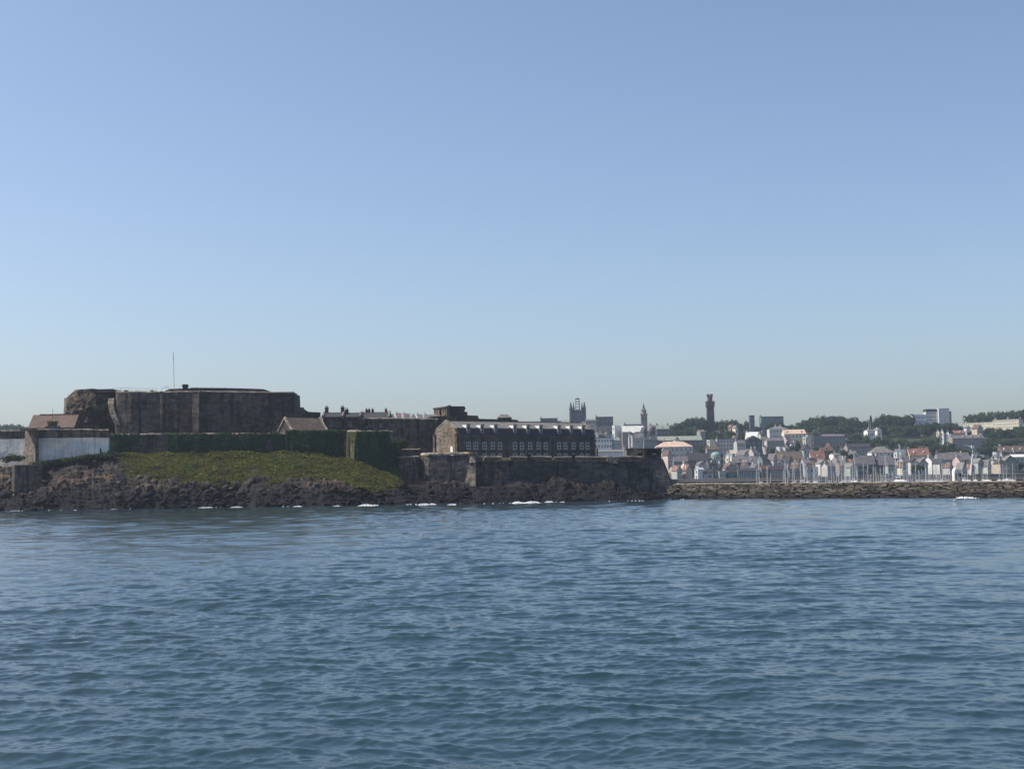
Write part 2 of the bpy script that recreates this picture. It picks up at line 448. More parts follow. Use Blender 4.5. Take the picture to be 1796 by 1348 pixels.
def make_grass():
    px = np.linspace(185, 712, 420); t = np.linspace(.40, 1.03, 90)
    T, P = np.meshgrid(t, px, indexing='ij')
    ds = shore_d(P); dw = interp(P, WALL_D); D = ds+(dw-ds)*T; X = (P-CX)/FPX*D
    lim = interp(P, [(185,1.0),(205,.9),(225,.70),(290,.72),(320,.64),(420,.56),(520,.50),(600,.46),(650,.50),(690,.74),(712,1.0)])
    lim = lim + .13*fbm(P*.035, P*0, 0, 4, 4)
    Z = bank(P, T) + .45*fbm(X*.22, D*.3, 0, 4, 15) + .35 - 7*np.clip(lim-T, 0, 1)**1.1
    V = np.stack([X, D, Z], -1)
    tag(link('grassy_bank', mesh_np('grassy_bank', V.reshape(-1,3), grid_faces(len(t), len(px)), M['turf'], True)), kind='structure')
    rng = np.random.default_rng(3)
    n = 52000
    ii = rng.uniform(0, len(t)-1.01, n); jj = rng.uniform(0, len(px)-1.01, n)
    a, b = ii.astype(int), jj.astype(int)
    ok = (T[a,b] > lim[a,b]-.24)
    a, b, ii, jj = a[ok], b[ok], ii[ok], jj[ok]
    fi, fj = (ii-a)[:,None], (jj-b)[:,None]
    Pp = V[a,b]*(1-fi)*(1-fj)+V[a+1,b]*fi*(1-fj)+V[a,b+1]*(1-fi)*fj+V[a+1,b+1]*fi*fj
    clump = 1.3*fbm(Pp[:,0]*.28, Pp[:,1]*.4, 0, 4, 8)
    n = len(Pp)
    hgt = rng.uniform(.22,.6,n)*(1+.7*np.clip(clump,-.6,1)); wid = rng.uniform(.25,.6,n)
    an = rng.uniform(0, math.pi, n); lean = rng.normal(0,.35,(n,2))
    dx, dy = np.cos(an)*wid, np.sin(an)*wid
    base = Pp - [0,0,.08]
    v0 = base + np.stack([-dx,-dy,0*dx],1); v1 = base + np.stack([dx,dy,0*dx],1)
    v2 = base + np.stack([dx*.7+lean[:,0]*hgt, dy*.7+lean[:,1]*hgt, hgt],1); v3 = base + np.stack([-dx*.7+lean[:,0]*hgt, -dy*.7+lean[:,1]*hgt, hgt*.85],1)
    VV = np.stack([v0,v1,v2,v3],1).reshape(-1,3)
    tag(link('grass', mesh_np('grass', VV, np.arange(len(VV)).reshape(-1,4), M['grass'])), 'rough yellow green grass on the bank below the ivy covered wall', 'grass', kind='stuff')
make_grass()
def make_scrub():
    rng = np.random.default_rng(17); vs = []
    for k in range(40):
        px = rng.uniform(205,690); t = rng.uniform(.5,.97)
        lim = float(interp(px, [(185,1.0),(205,.9),(225,.70),(290,.72),(320,.64),(420,.56),(520,.50),(600,.46),(650,.50),(690,.74),(712,1.0)]))
        if t < lim-.04 or vnoise(np.array([px*.03]), np.array([t*4.]), 5)[0] < -.1: continue
        ds, dw = float(shore_d(np.array(px))), float(interp(px, WALL_D)); d = ds+(dw-ds)*t; x = (px-CX)/FPX*d; z = float(bank(px, np.array(t)))
        r = rng.uniform(.5,1.5); n_ = int(90*r)
        for j in range(n_):
            v = rng.normal(0,1,3); v /= np.linalg.norm(v); v[2] = abs(v[2]); q = rng.uniform(.6,1.05)
            c = Vector((x+v[0]*r*q*1.3, d+v[1]*r*q, z+.25+v[2]*r*q*.75)); nv = (Vector(v)+Vector(rng.normal(0,.5,3))).normalized(); u = nv.orthogonal().normalized(); w_ = nv.cross(u); s_ = rng.uniform(.12,.28)
            vs += [c-u*s_,c-w_*s_*.7,c+u*s_,c+w_*s_*.7]
    tag(link('scrub', mesh_np('scrub', np.array([tuple(q) for q in vs]), np.arange(len(vs)).reshape(-1,4), M['leaf_a'])), 'low dark green scrub mounds scattered over the grassy bank', 'scrub', kind='stuff')
make_scrub()

def make_boulders():
    import bmesh
    bm = bmesh.new(); bmesh.ops.create_icosphere(bm, subdivisions=1, radius=1); bv = np.array([v.co[:] for v in bm.verts]); bf = [tuple(v.index for v in f.verts) for f in bm.faces]; bm.free()
    bf = np.array(bf); rng = np.random.default_rng(13); VV = []; FF = []; n = 0
    for k in range(3600):
        px = rng.uniform(-280,1190); t = rng.beta(1.1,1.9)*.85
        if 190 < px < 690 and t > interp(px, [(190,.8),(300,.6),(420,.45),(690,.5)]): continue
        ds, dw = float(shore_d(np.array(px))), float(interp(px, WALL_D)); d = ds+(dw-ds)*t; x = (px-CX)/FPX*d
        if vnoise(np.array([x*.09]), np.array([d*.2]), 3)[0] < -.25: continue
        z = float(bank(px, np.array(t)))
        s = min(1.9, .36*(1-rng.random())**-.5)
        sc = np.array([s*rng.uniform(.9,2.1), s*rng.uniform(.7,1.2), s*rng.uniform(.38,.75)])
        v = bv*(1+rng.uniform(-.35,.3,(len(bv),1)))*sc
        # chop flat facets so that it reads as broken rock
        for j in range(9):
            nn = rng.normal(0,1,3); nn /= np.linalg.norm(nn); h = rng.uniform(.25,.42)*np.abs(nn*sc).sum()
            dd = v@nn; v = v-np.outer(np.maximum(dd-h,0),nn)
        a, b = rng.choice((0,math.pi))+rng.normal(0,.45), rng.normal(-.1,.22)
        rot = np.array(Euler((b,rng.normal(0,.3),a)).to_matrix())
        VV.append(v@rot.T+[x,d,z+s*rng.uniform(-.15,.4)]); FF.append(bf+n); n += len(bv)
    o = link('boulders', mesh_np('boulders', np.concatenate(VV), np.concatenate(FF), M['shore_rock'])); tag(o, 'loose dark boulders strewn over the rocky shore below the castle', 'boulders', kind='stuff')
# foam where the swell breaks on the rocks
def make_foam():
    m, t, b = newmat('sea_foam'); b.inputs['Base Color'].default_value = (.78,.80,.80,1); b.inputs['Roughness'].default_value = .7
    rng = np.random.default_rng(5); mb = MB()
    spots = [(640,886.5,13,1.0),(655,886.5,5,.7),(740,885,10,.9),(755,884.5,7,.8),(790,884.6,7,.6),(905,882,10,1.0),(930,881.6,14,1.1),(960,881,9,.9),
             (1683,873,10,.9),(1696,873,6,.6),(1302,872.5,3,.6),(360,890,12,.5),(415,889,10,.45),(520,888,6,.6),(25,896,8,.4),(590,887,6,.4)]
    for px, py, hw, hh in spots:
        for k in range(int(hw*15)):
            u = rng.uniform(-1,1); q = at(px+u*hw, py+rng.uniform(-.8,.6), 400)
            d = CAMZ*FPX/(py-hz(px)); x = (px+u*hw-CX)/FPX*d; y = d-.6+rng.normal(0,1.7)
            r = rng.uniform(.05,.24)*hh; s = rng.uniform(.1,.45)*hh*(1-u*u)+.05
            mb.lathe((x,y), [(r,-.1),(r*.9,s*.4*rng.uniform(.6,1)),(r*.5,s*rng.uniform(.6,1.1)),(.02,s*1.15)], 6)
    for k in range(140):                                       # thin broken line of wash along the whole shore
        px = rng.uniform(-250,1200); 
        if vnoise(np.array([px*.05]), np.array([0.]))[0] < .05: continue
        d = float(shore_d(np.array(px)))-.5+rng.normal(0,.8); x = (px-CX)/FPX*d; r = rng.uniform(.08,.28)
        mb.lathe((x,d), [(r,-.1),(r*.8,.1),(.02,.2)], 6)
    tag(mb.build('foam', m, smooth=True), 'white surf foam breaking along the foot of the rocks', 'foam', kind='stuff')
make_foam()
make_boulders()
# ------------------------------------------------------------------ castle
def wall_line(pts, step=2.5):
    "pts (px, py_top, d): densified world points of the top front edge"
    P = [at(*p) for p in pts]; out = []; idx = []
    for a, b in zip(P[:-1], P[1:]):
        n = max(1, int((b-a).length/step)); idx.append(len(out))
        out += [a.lerp(b, i/n) for i in range(n)]
    idx.append(len(out)); out.append(P[-1])
    nrm = []
    for i in range(len(out)):
        t = out[min(i+1,len(out)-1)] - out[max(i-1,0)]
        nrm.append(Vector((t.y,-t.x,0)).normalized())
    return out, nrm
def masonry(pts, base_z, thick, batter=.05, jag=.2, step=1.8, bulge=.16, rows=6):
    T, N = wall_line(pts, step); mb = MB(); n = len(T); vs = []
    zb = base_z if callable(base_z) else (lambda p: base_z)
    for i,(p,nn) in enumerate(zip(T,N)):
        b = zb(p); zt = p.z + jag*float(vnoise(np.array([p.x*.7]), np.array([p.y*.7]))[0])
        for r in range(rows+1):
            f = r/rows; z = b+(zt-b)*f
            o = batter*(zt-z) + bulge*float(fbm(np.array([p.x*.3+p.y*.2]), np.array([z*.35]), 0, 3, 2)[0])*(1-f*.6)
            q = p + nn*o; vs.append((q.x,q.y,z))
        q = p - nn*thick; vs.append((q.x,q.y,zt)); vs.append((q.x,q.y,b))
    k = rows+3; fs = []
    for i in range(n-1):
        for r in range(rows+2):
            fs.append((i*k+r, (i+1)*k+r, (i+1)*k+r+1, i*k+r+1))
    fs.append(tuple(range(k-1,-1,-1))); fs.append(tuple((n-1)*k+r for r in range(k)))
    mb.add(vs, fs); return mb
def coping(pts, h=.5, over=.18, thick=1.2, step=1.8, jag=.13):
    T, N = wall_line(pts, step); vs = []; fs = []
    prof = [(over,-.12),(over,h*.45),(-.28,h),(-thick,h),(-thick,-.12)]
    for p,nn in zip(T,N):
        j = jag*float(vnoise(np.array([p.x*1.1]), np.array([p.y*1.1+3]))[0])
        for o,dz in prof:
            q = p+nn*o; vs.append((q.x,q.y,p.z+dz+j+.06))
    k = len(prof)
    for i in range(len(T)-1):
        fs += [(i*k+r,(i+1)*k+r,(i+1)*k+(r+1)%k,i*k+(r+1)%k) for r in range(k)]
    fs += [tuple(range(k-1,-1,-1)), tuple((len(T)-1)*k+r for r in range(k))]
    return MB().add(vs, fs)
def rootat(name, pts, base_z, label, cat, group=None):
    m = at(*pts[len(pts)//2]); return empty(name, (m.x, m.y, base_z), label, cat, group)
def wall(name, label, pts, base_z, thick=2.0, mat='granite', cat='wall', batter=.05, cop=None, copm='coping', jag=.2, **k):
    r = rootat(name, pts, base_z, label, cat)
    masonry(pts, base_z, thick, batter, jag, **k).build('masonry', M[mat], r, True)
    if cop: coping(pts, cop, thick=thick*.8).build('coping', M[copm], r, True)
    return r
WINBOX = {}
def unit_window(fm, style='sash'):
    "1 x 1 window facing -y, origin at centre: frame proud of the wall, pane behind it, glazing bar"
    key = (fm, style)
    if key in WINBOX: return WINBOX[key]
    mb = MB(); f = .11
    mb.box(-.5,-.5+f,-.06,.05,-.5,.5).box(.5-f,.5,-.06,.05,-.5,.5).box(-.5+f,.5-f,-.06,.05,.5-f*.8,.5)
    mb.box(-.56,.56,-.10,.05,-.5,-.5+f*.8)
    if style == 'sash': mb.box(-.5+f,.5-f,-.045,.05,-.04,.03)
    if style == 'bars': mb.box(-.03,.03,-.045,.05,-.38,.39).box(-.5+f,.5-f,-.044,.05,-.04,.03)
    mb.box(-.5+f,.5-f,-.02,.05,-.5+f*.8,.5-f*.8, 1)
    WINBOX[key] = mb.mesh('window', [M[fm], M['glass']])
    return WINBOX[key]
def put_window(parent, x, z, w, h, y=0.0, rz=0.0, fm='frame', style='sash', name='window'):
    o = link(name, unit_window(fm, style), parent, (x, y, z)); o.scale = (w, 1, h); o.rotation_euler = (0,0,rz)
    return o

# -- outer wall, whitewashed stretch
pw = [(66,753,430),(190,754,432)]
r = rootat('whitewashed_wall', pw, 10, 'long whitewashed stretch of the outer castle wall right of the stone buttress', 'wall')
masonry([(66,768,430),(190,767,432)], 9, 2.0, .03, .1).build('whitewashed_face', M['whitewash'], r, True)
masonry([(66,754,430.3),(190,755,432.3)], lambda p: at(100,767.6,430).z, 1.6, 0, .1, rows=2).build('parapet', M['granite'], r, True)
coping([(66,754,430.3),(190,755,432.3)], .35, thick=1.3).build('coping', M['coping'], r, True)
r = rootat('whitewashed_wall', [(-60,756,440),(0,756,438),(44,756,437)], 10, 'shorter whitewashed wall at the left edge, set back left of the buttress', 'wall')
masonry([(-120,770,440),(44,769.5,437)], 9, 2.0, .03, .1).build('whitewashed_face', M['whitewash'], r, True)
masonry([(-120,757,440.3),(44,756,437.3)], lambda p: at(0,769.8,438).z, 1.6, 0, .1, rows=2).build('parapet', M['granite'], r, True)
coping([(-120,757,440.3),(44,756,437.3)], .35, thick=1.3).build('coping', M['coping'], r, True)
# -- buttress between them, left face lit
def block_px(corners, base_z, name, mat, parent, top_in=0.0, dz=0.0):
    "corners: list of (px,py,d) round the block, top edge; vertical or inward-leaning sides"
    P = [at(*c) for c in corners]; c = sum(P, Vector())/len(P); n = len(P); zt = max(p.z for p in P) if dz == 0 else None
    mb = MB(); vs = []
    for k in range(5):
        f = k/4
        for p in P:
            z = base_z+(p.z-base_z)*f; o = (p-c); o.z = 0
            q = p + o*top_in*(1-f); vs.append((q.x, q.y, z))
    fs = [(k*n+(i+1)%n, k*n+i, (k+1)*n+i, (k+1)*n+(i+1)%n) for k in range(4) for i in range(n)]
    fs.append(tuple(range(4*n+n-1, 4*n-1, -1)))
    mb.add(vs, fs); return mb.build(name, M[mat], parent, True)
r = rootat('buttress', [(50,754,430)], 10, 'tall brown stone buttress between the two whitewashed walls', 'buttress')
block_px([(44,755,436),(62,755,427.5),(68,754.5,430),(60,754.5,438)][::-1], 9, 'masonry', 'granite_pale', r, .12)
mb = MB(); q = at(53,755,430); mb.box(q.x-1.9,q.x+1.9,q.y-4,q.y+5,q.z+.02,q.z+.5); mb.build('cap_stone', M['coping'], r, True)
r = rootat('stone_platform', [(48,817,418)], 4, 'low square grey stone platform on the rocks below the buttress', 'platform')
block_px([(21,817.5,424),(26,817,416),(74,816,418),(72,816,428)][::-1], 3, 'masonry', 'granite', r, .05)
mb = MB(); P = [at(*c) for c in [(20.5,817.5,424.6),(25.8,817,415.6),(75,816,417.6),(73,816,428.4)]]
mb.prism([(p.x,p.y) for p in P], 'z', P[0].z+.02, P[0].z+.3); mb.build('slab_top', M['coping'], r, True)

# -- ivy covered outer wall and its bastion
pg = [(188,763,437),(330,762.5,438),(500,762,440)]
wall('outer_wall', 'long low outer castle wall mostly hidden by dark ivy above the grass bank', pg, 8, 2.2, 'granite_dark', cop=.5)
ph = [(501.5,757,440.2),(560,757,440.8),(609,757,442)]
wall('outer_wall', 'raised ivy covered wall section below the small brown roofed house', ph, 8, 2.2, 'granite_dark', cop=.5)
pb = [(609.5,757.5,441),(625,757.5,430.5),(655,757.5,431.5),(680,757.5,433.5),(689,757.8,444)]
wall('bastion', 'ivy covered corner bastion with a sunlit left face beyond the grass bank', pb, 2, 4.0, 'granite', cat='bastion', batter=.045, cop=.5, step=2.0)

# -- ivy: leaves hanging over walls
def ivy(name, label, pts, base_z, n, thr, mat='ivy', seed=1, bulge=.6, top=0.0, lsz=(.3,.62)):
    T, N = wall_line(pts, 2.0); rng = np.random.default_rng(seed)
    L = np.cumsum([0]+[(b-a).length for a,b in zip(T[:-1],T[1:])])
    vs = []
    s = rng.uniform(0, L[-1], n); hh = rng.uniform(0,1,n)
    cover = fbm(s*.16, hh*1.6, seed, 4, seed)+.25*fbm(s*.9, hh*.4, seed, 2, seed+5)
    for k in range(n):
        if cover[k] < thr + .55*(hh[k]-.55)*(.6 if thr > -.5 else .2): continue
        i = min(int(np.searchsorted(L, s[k], 'right'))-1, len(T)-2); f = (s[k]-L[i])/(L[i+1]-L[i])
        p = T[i].lerp(T[i+1], f); nn = N[i].lerp(N[i+1], f)
        zb = base_z; z = zb+(p.z+top-zb)*hh[k]
        off = .05*(p.z-z)+.15+bulge*max(0.,float(cover[k])-thr)*rng.uniform(.2,1)
        c = Vector((p.x,p.y,z))+nn*off
        sz = rng.uniform(*lsz); nv = (nn+Vector(rng.normal(0,.45,3))+Vector((0,0,.45))).normalized()
        u = nv.orthogonal().normalized(); a = rng.uniform(0,6.28); u = u*math.cos(a)+nv.cross(u)*math.sin(a); v = nv.cross(u)
        vs += [c-u*sz*.5, c+v*sz*.38, c+u*sz*.5, c-v*sz*.38]
    V = np.array([tuple(q) for q in vs])
    o = T[len(T)//2]; loc = (o.x, o.y, base_z)
    ob = link(name, mesh_np(name, V-np.array(loc), np.arange(len(V)).reshape(-1,4), M[mat]), None, loc)
    tag(ob, label, 'ivy'); return ob
ivy('ivy', 'dark ivy curtain over the long low outer wall above the grass bank', pg, 12, 30000, -.62, seed=3, top=.45, bulge=.9)
ivy('ivy', 'dark ivy covering the raised wall below the brown roofed house', ph, 11, 13000, -.75, seed=5, top=.5, bulge=.9)
ivy('ivy', 'dense dark ivy over the shaded front of the corner bastion', [(626,758.5,430.2),(655,758,431),(680,758,433)], 6, 11000, -.8, seed=7, top=.4, bulge=.9)
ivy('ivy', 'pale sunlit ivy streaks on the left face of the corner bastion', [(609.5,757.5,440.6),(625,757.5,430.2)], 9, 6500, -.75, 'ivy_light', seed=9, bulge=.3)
ivy('ivy', 'ragged end of ivy creeping onto the right end of the whitewashed wall', [(176,757,430.9),(186,757,431.2),(200,759,432.2)], 12, 5200, -.12, seed=12, bulge=.8)
def scrub_line(label, pts, n, r0, r1, seed):
    rg = np.random.default_rng(seed); vs = []; T, N = wall_line(pts, 1.0); o = T[len(T)//2]
    for k in range(n):
        p = T[rg.integers(len(T))]; r = rg.uniform(r0, r1); c0 = Vector((p.x+rg.normal(0,.6), p.y-rg.uniform(0,2.0), p.z-.4+rg.normal(0,.25)))
        for j in range(int(60*r)):
            v = rg.normal(0,1,3); v /= np.linalg.norm(v); q = rg.uniform(.6,1.05); c = c0+Vector((v[0]*r*q*1.3, v[1]*r*q, v[2]*r*q*.7))
            nv = (Vector(v)+Vector(rg.normal(0,.5,3))).normalized(); u = nv.orthogonal().normalized(); w_ = nv.cross(u); s_ = rg.uniform(.12,.26)
            vs += [c-u*s_,c-w_*s_*.7,c+u*s_,c+w_*s_*.7]
    loc = (o.x,o.y,o.z-1); tag(link('bush', mesh_np('bush', np.array([tuple(q) for q in vs])-np.array(loc), np.arange(len(vs)).reshape(-1,4), M['leaf_b']), None, loc), label, 'bush')
scrub_line('dark low scrub growing along the foot of the long whitewashed wall', [(66,812,427.5),(100,808,428),(130,803,428.5),(160,799,429),(196,797,430)], 190, .6, 1.35, 41)
scrub_line('dark round bush in front of the shorter whitewashed wall left of the buttress', [(12,803,434),(24,800,434),(40,802,432)], 45, .7, 1.3, 42)
ivy('ivy', 'thin ivy patch on the shaded stones right of the corner bastion', [(682,768,436),(700,775,440)], 5, 1800, -.2, seed=14)

# -- keep
kr = empty('castle_keep', tuple(at(330,760,455).xy)+(18,), 'great square stone keep with flat roof towering over the left of the castle', 'castle keep')
kz = 17.0
def kpart(pts, name='wall', mat='granite_dark', thick=6, batter=.03, **k): return masonry(pts, kz, thick, batter, **k).build(name, M[mat], kr, True)
kpart([(203,689,457),(206,688.5,453.5),(230,688.5,453),(281,689,454)], 'wall')
kpart([(280,689.5,457.5),(339,688.5,458)], 'recessed_wall', 'granite_shaded')  # shade of the recess painted in by the darker, bluer stone
kpart([(281.5,689.2,453.2),(285.5,689.2,452.9)], 'pier', 'granite', 5)
kpart([(337.5,688,453.4),(349,688,452.8)], 'pier', 'granite', 6)
kpart([(349,688.5,454.8),(430,689,456),(516,690,458),(520.5,692,467),(526,694,490)], 'wall', 'granite_dark', 8)
for a in ([(203,688,456.8),(281,688.5,454)], [(281,689,457.4),(338,688,457.9)], [(336.5,687.5,453.4),(350,687.5,453.2)], [(349,687.8,454.7),(430,688.6,455.9),(515,689.8,457.9),(520,692,466)]):
    coping(a, .42, .2, 3.0).build('parapet_coping', M['coping'], kr, True)
# roof deck behind the parapet and the raised mound on it
P = [at(205,688.5,456),at(516,690,460),at(516,688,482),at(205,688,482)]
mb = MB(); mb.prism([(p.x,p.y) for p in P], 'z', kz, P[0].z-.3); mb.build('roof', M['granite'], kr, True)
a, b = at(281,689,462), at(472,684,463); zt = at(330,681.2,463).z; z0 = a.z-.6
mb = MB(); L = b.x-a.x
prof = [(0,z0),(.02*L,z0+.9),(.085*L,zt-.05),(.30*L,zt+.05),(.62*L,zt-.35),(.84*L,zt-.7),(.955*L,zt-.85),(.985*L,zt-1.2),(1.0*L,z0)]
mb.prism([(a.x+x,z) for x,z in prof], 'y', a.y, a.y+14); mb.build('raised_roof', M['granite'], kr, True)
mb = MB()
mb.prism([(a.x+x,z) for x,z in [(.28*L,zt+.0),(.62*L,zt-.34),(.84*L,zt-.68),(.955*L,zt-.82),(.955*L,zt-.62),(.84*L,zt-.4),(.62*L,zt-.08),(.28*L,zt+.22)]], 'y', a.y-.25, a.y+13); mb.build('roof_slab', M['tile_brown'], kr, True)
# the bastion of natural rock at the left end
def crag_mesh():
    th = np.linspace(0, 2*math.pi, 90, endpoint=False); zz = np.linspace(0, 1, 40)
    top = at(165,684,462).z; bot = 14.0
    c = at(163,720,463.5)
    vs = []
    for f in zz:
        for a_ in th:
            rx = np.interp(f, [0,.25,.55,.8,.9,1], [9.6,8.9,8.2,7.9,7.2,5.2]); ry = rx*1.0
            ca, sa = math.cos(a_), math.sin(a_)
            s = 1/(abs(ca)**3+abs(sa)**3)**(1/3)
            x, y, z = c.x+rx*ca*s, c.y+ry*sa*s, bot+(top-bot)*f
            vs.append((x,y,z,ca*s,sa*s,f))
    A = np.array(vs)
    f1,e,r_,ox,oy = worley((A[:,0]+A[:,1])*.34, A[:,2]*.30, 8)
    f1b,eb,rb,_,_ = worley((A[:,0]-A[:,1])*.9, A[:,2]*.8, 18)
    dsp = 1.5*(r_[0]-.5)+.7*ox*(r_[1]-.5)*2+.45*(rb[0]-.5)-.5*np.exp(-(e/.09)**2)+.6*fbm(A[:,0]*.3,A[:,2]*.3,A[:,1]*.3,3,3)
    # overhang hollow on the right of the front
    hol = 4.2*np.exp(-((A[:,0]-(c.x+5.0))/2.6)**2-((A[:,5]-.45)/.22)**2)*(A[:,4]<0)
    k = (1-A[:,5]**8)
    V = np.stack([A[:,0]+A[:,3]*dsp*k, A[:,1]+A[:,4]*(dsp*k-0)+hol, A[:,2]+.25*dsp*(A[:,5]>.9)], 1)
    n = len(th); F = [((k_)*n+i,(k_)*n+(i+1)%n,(k_+1)*n+(i+1)%n,(k_+1)*n+i) for k_ in range(len(zz)-1) for i in range(n)]
    me = bpy.data.meshes.new('crag')
    o = np.array(kr.location)
    me.from_pydata([tuple(v) for v in V-o], [], F+[tuple(range((len(zz)-1)*n,len(zz)*n))]); me.materials.append(M['crag']); me.update()
    return me
link('crag', crag_mesh(), kr)
P = [at(113,697,470),at(117,692,462),at(138,685,455),at(200,684.5,455),at(206,686,460),at(206,686,480),at(120,686,480)]
mb = MB(); zc = at(165,683.6,460).z
for q0,q1 in zip(P[:4],P[1:5]): pass
mb.prism([(at(134,684,457).x,zc-.6),(at(139,684,457).x,zc),(at(198,684,457).x,zc+.05),(at(206,684,457).x,zc-.5),(at(206,684,457).x,zc-1.0),(at(134,684,457).x,zc-1.0)],'y',457,478); mb.build('gun_platform', M['granite'], kr, True)
kpart([(112.5,698,474),(116,697.5,463.5),(125,690,459.5),(137,686,457.6)], 'left_wall', 'granite', 3, .02, step=1.2, rows=8)
# curved rib against the crag
mb = MB(); q = [at(195,698,455),at(194,708,453.6),(at(196,720,452.8)),at(201,734,452.2),at(206,745,452)]
for u,v in zip(q[:-1],q[1:]):
    mb.add([(u.x-.9,u.y,u.z),(u.x+.9,u.y,u.z),(v.x+.9,v.y,v.z),(v.x-.9,v.y,v.z),(u.x-.9,u.y+5,u.z),(u.x+.9,u.y+5,u.z),(v.x+.9,v.y+5,v.z),(v.x-.9,v.y+5,v.z)],[(0,3,2,1),(0,4,7,3),(1,2,6,5),(0,1,5,4)])
mb.build('rib', M['granite_pale'], kr, True)
for px,py,w_,h_ in ((252,705,.5,.9),(466,716,.45,.8),(445,748,.7,.35),(230,714,.4,.5)):
    p = at(px,py,452.6 if px < 300 else 455.2); o = link('loophole', MB().box(-w_,w_,-.05,1.2,-h_,h_).mesh('loophole', M['black']), kr, tuple(p-kr.location))
# roof furniture
mb = MB(); p = at(325,682,459); s_ = .18
mb.box(p.x-.75,p.x+.75,p.y-.7,p.y+.7,p.z-1.5,p.z+.75).box(p.x-.95,p.x+.95,p.y-.9,p.y+.9,p.z+.75,p.z+1.05).box(p.x-.8,p.x+.8,p.y-.75,p.y+.75,p.z+1.05,p.z+1.5)
mb.build('chimney', M['granite_dark'], kr, True)
def railing(pts, h, parent, r=.05, step=2.2, rails=(1.0,.5), name='railing', mat='w_stonewall'):
    mb = MB(); T, N = wall_line(pts, step)
    for p in T: mb.tube([p, p+Vector((0,0,h))], r, 4)
    for f in rails: mb.tube([p+Vector((0,0,h*f)) for p in T], r, 4)
    return mb.build(name, M[mat], parent, True)
railing([(198,687,458),(240,688,459),(275,688.5,460)], 1.35, kr, .045)
railing([(283,684.5,466),(296,681.5,466)], .9, kr, .04)
for px in (221,267):
    mb = MB(); p = at(px,687.8,457); mb.lathe((p.x,p.y), [(.62,p.z-.3),(.62,p.z+.35),(.72,p.z+.4),(.72,p.z+.55),(.3,p.z+.75),(.02,p.z+.8)], 10); mb.build('vent', M['black'], kr, True)
for px in (292,315,345,372,395):
    mb = MB(); p = at(px,681.5,463.4); mb.tube([p,p+Vector((0,0,.8))],.045,4); mb.build('post', M['black'], kr, True)
p0 = at(305.5,682.5,461); p1 = at(304,617,461)
fr = empty('flagpole', p0, 'tall thin grey flagpole standing alone on the keep roof', 'flagpole')
MB().tube([p0,p0.lerp(p1,.75)],.11,7,r1=.09).build('pole', M['steel'], fr, True)
MB().tube([p0.lerp(p1,.75),p1],.075,7,r1=.06).build('topmast', M['wood_dark'], fr, True)
MB().lathe((p1.x,p1.y),[(.02,p1.z-.05),(.13,p1.z+.02),(.13,p1.z+.12),(.02,p1.z+.2)],8).build('finial', M['steel'], fr, True)

# -- walls stepping down right of the keep
wall('stepped_wall', 'dark stepped wall running down from the right corner of the keep', [(519,714,470),(533,714.2,471),(534,717.5,471),(541,722,472),(562,723,474)], 14, 6, 'granite_dark', cop=None, jag=.05)

def gable_house(px0, px1, py_e, py_r, d, depth, base, name, label, wm, rm, cat='house', copm='coping', rz=0.0, copings=True, d1=None):
    "side-on house: ridge runs along the front; returns root, width and heights in local axes"
    a = at(px0, py_e, d); b = at(px1, py_e, d1 or d); W = (b-a).xy.length; rz = math.atan2(b.y-a.y, b.x-a.x)
    r = empty(name, (a.x,a.y,base), label, cat, rz=rz)
    ze = a.z-base; zr = at((px0+px1)/2, py_r, d+depth/2).z-base
    mb = MB(); mb.prism([(0,0),(0,ze),(depth/2,zr-.12),(depth,ze),(depth,0)], 'x', 0, W); mb.build('walls', M[wm], r)
    n = Vector((0,-(zr-ze),depth/2)).normalized()
    rf = MB().add([(-.1,-.35,ze-.2),(W+.1,-.35,ze-.2),(W+.1,depth/2,zr),(-.1,depth/2,zr),(-.1,-.35,ze-.0),(W+.1,-.35,ze-.0),(W+.1,depth/2,zr+.22),(-.1,depth/2,zr+.22)],[(3,2,1,0),(4,5,6,7),(0,1,5,4),(1,2,6,5),(3,0,4,7)])
    rf.add([(-.1,depth+.35,ze-.2),(W+.1,depth+.35,ze-.2),(W+.1,depth/2,zr),(-.1,depth/2,zr),(-.1,depth+.35,ze),(W+.1,depth+.35,ze),(W+.1,depth/2,zr+.22),(-.1,depth/2,zr+.22)],[(0,1,2,3),(7,6,5,4),(1,0,4,5),(2,1,5,6),(0,3,7,4)])
    ro = rf.build('roof', M[rm], r)
    if copings:
        for x in (-.35, W-.25):
            c = MB().prism([(-.5,ze-.5),(-.5,ze+.35),(depth/2,zr+.6),(depth+.5,ze+.35),(depth+.5,ze-.5),(depth/2,zr-.3)], 'x', x, x+.6)
            c.build('gable_coping', M[copm], r)
    return r, W, ze, zr, ro
# small brown roofed house in front of the keep's right corner
r, W, ze, zr, ro = gable_house(512, 573, 755, 733, 446, 9.5, 14, 'cottage', 'low cottage with a brown tiled roof and pale gable ends below the keep', 'granite_dark', 'tile_brown', d1=453)
put_window(r, W*.12, ze-.9, .9, 1.1, fm='frame_stone')
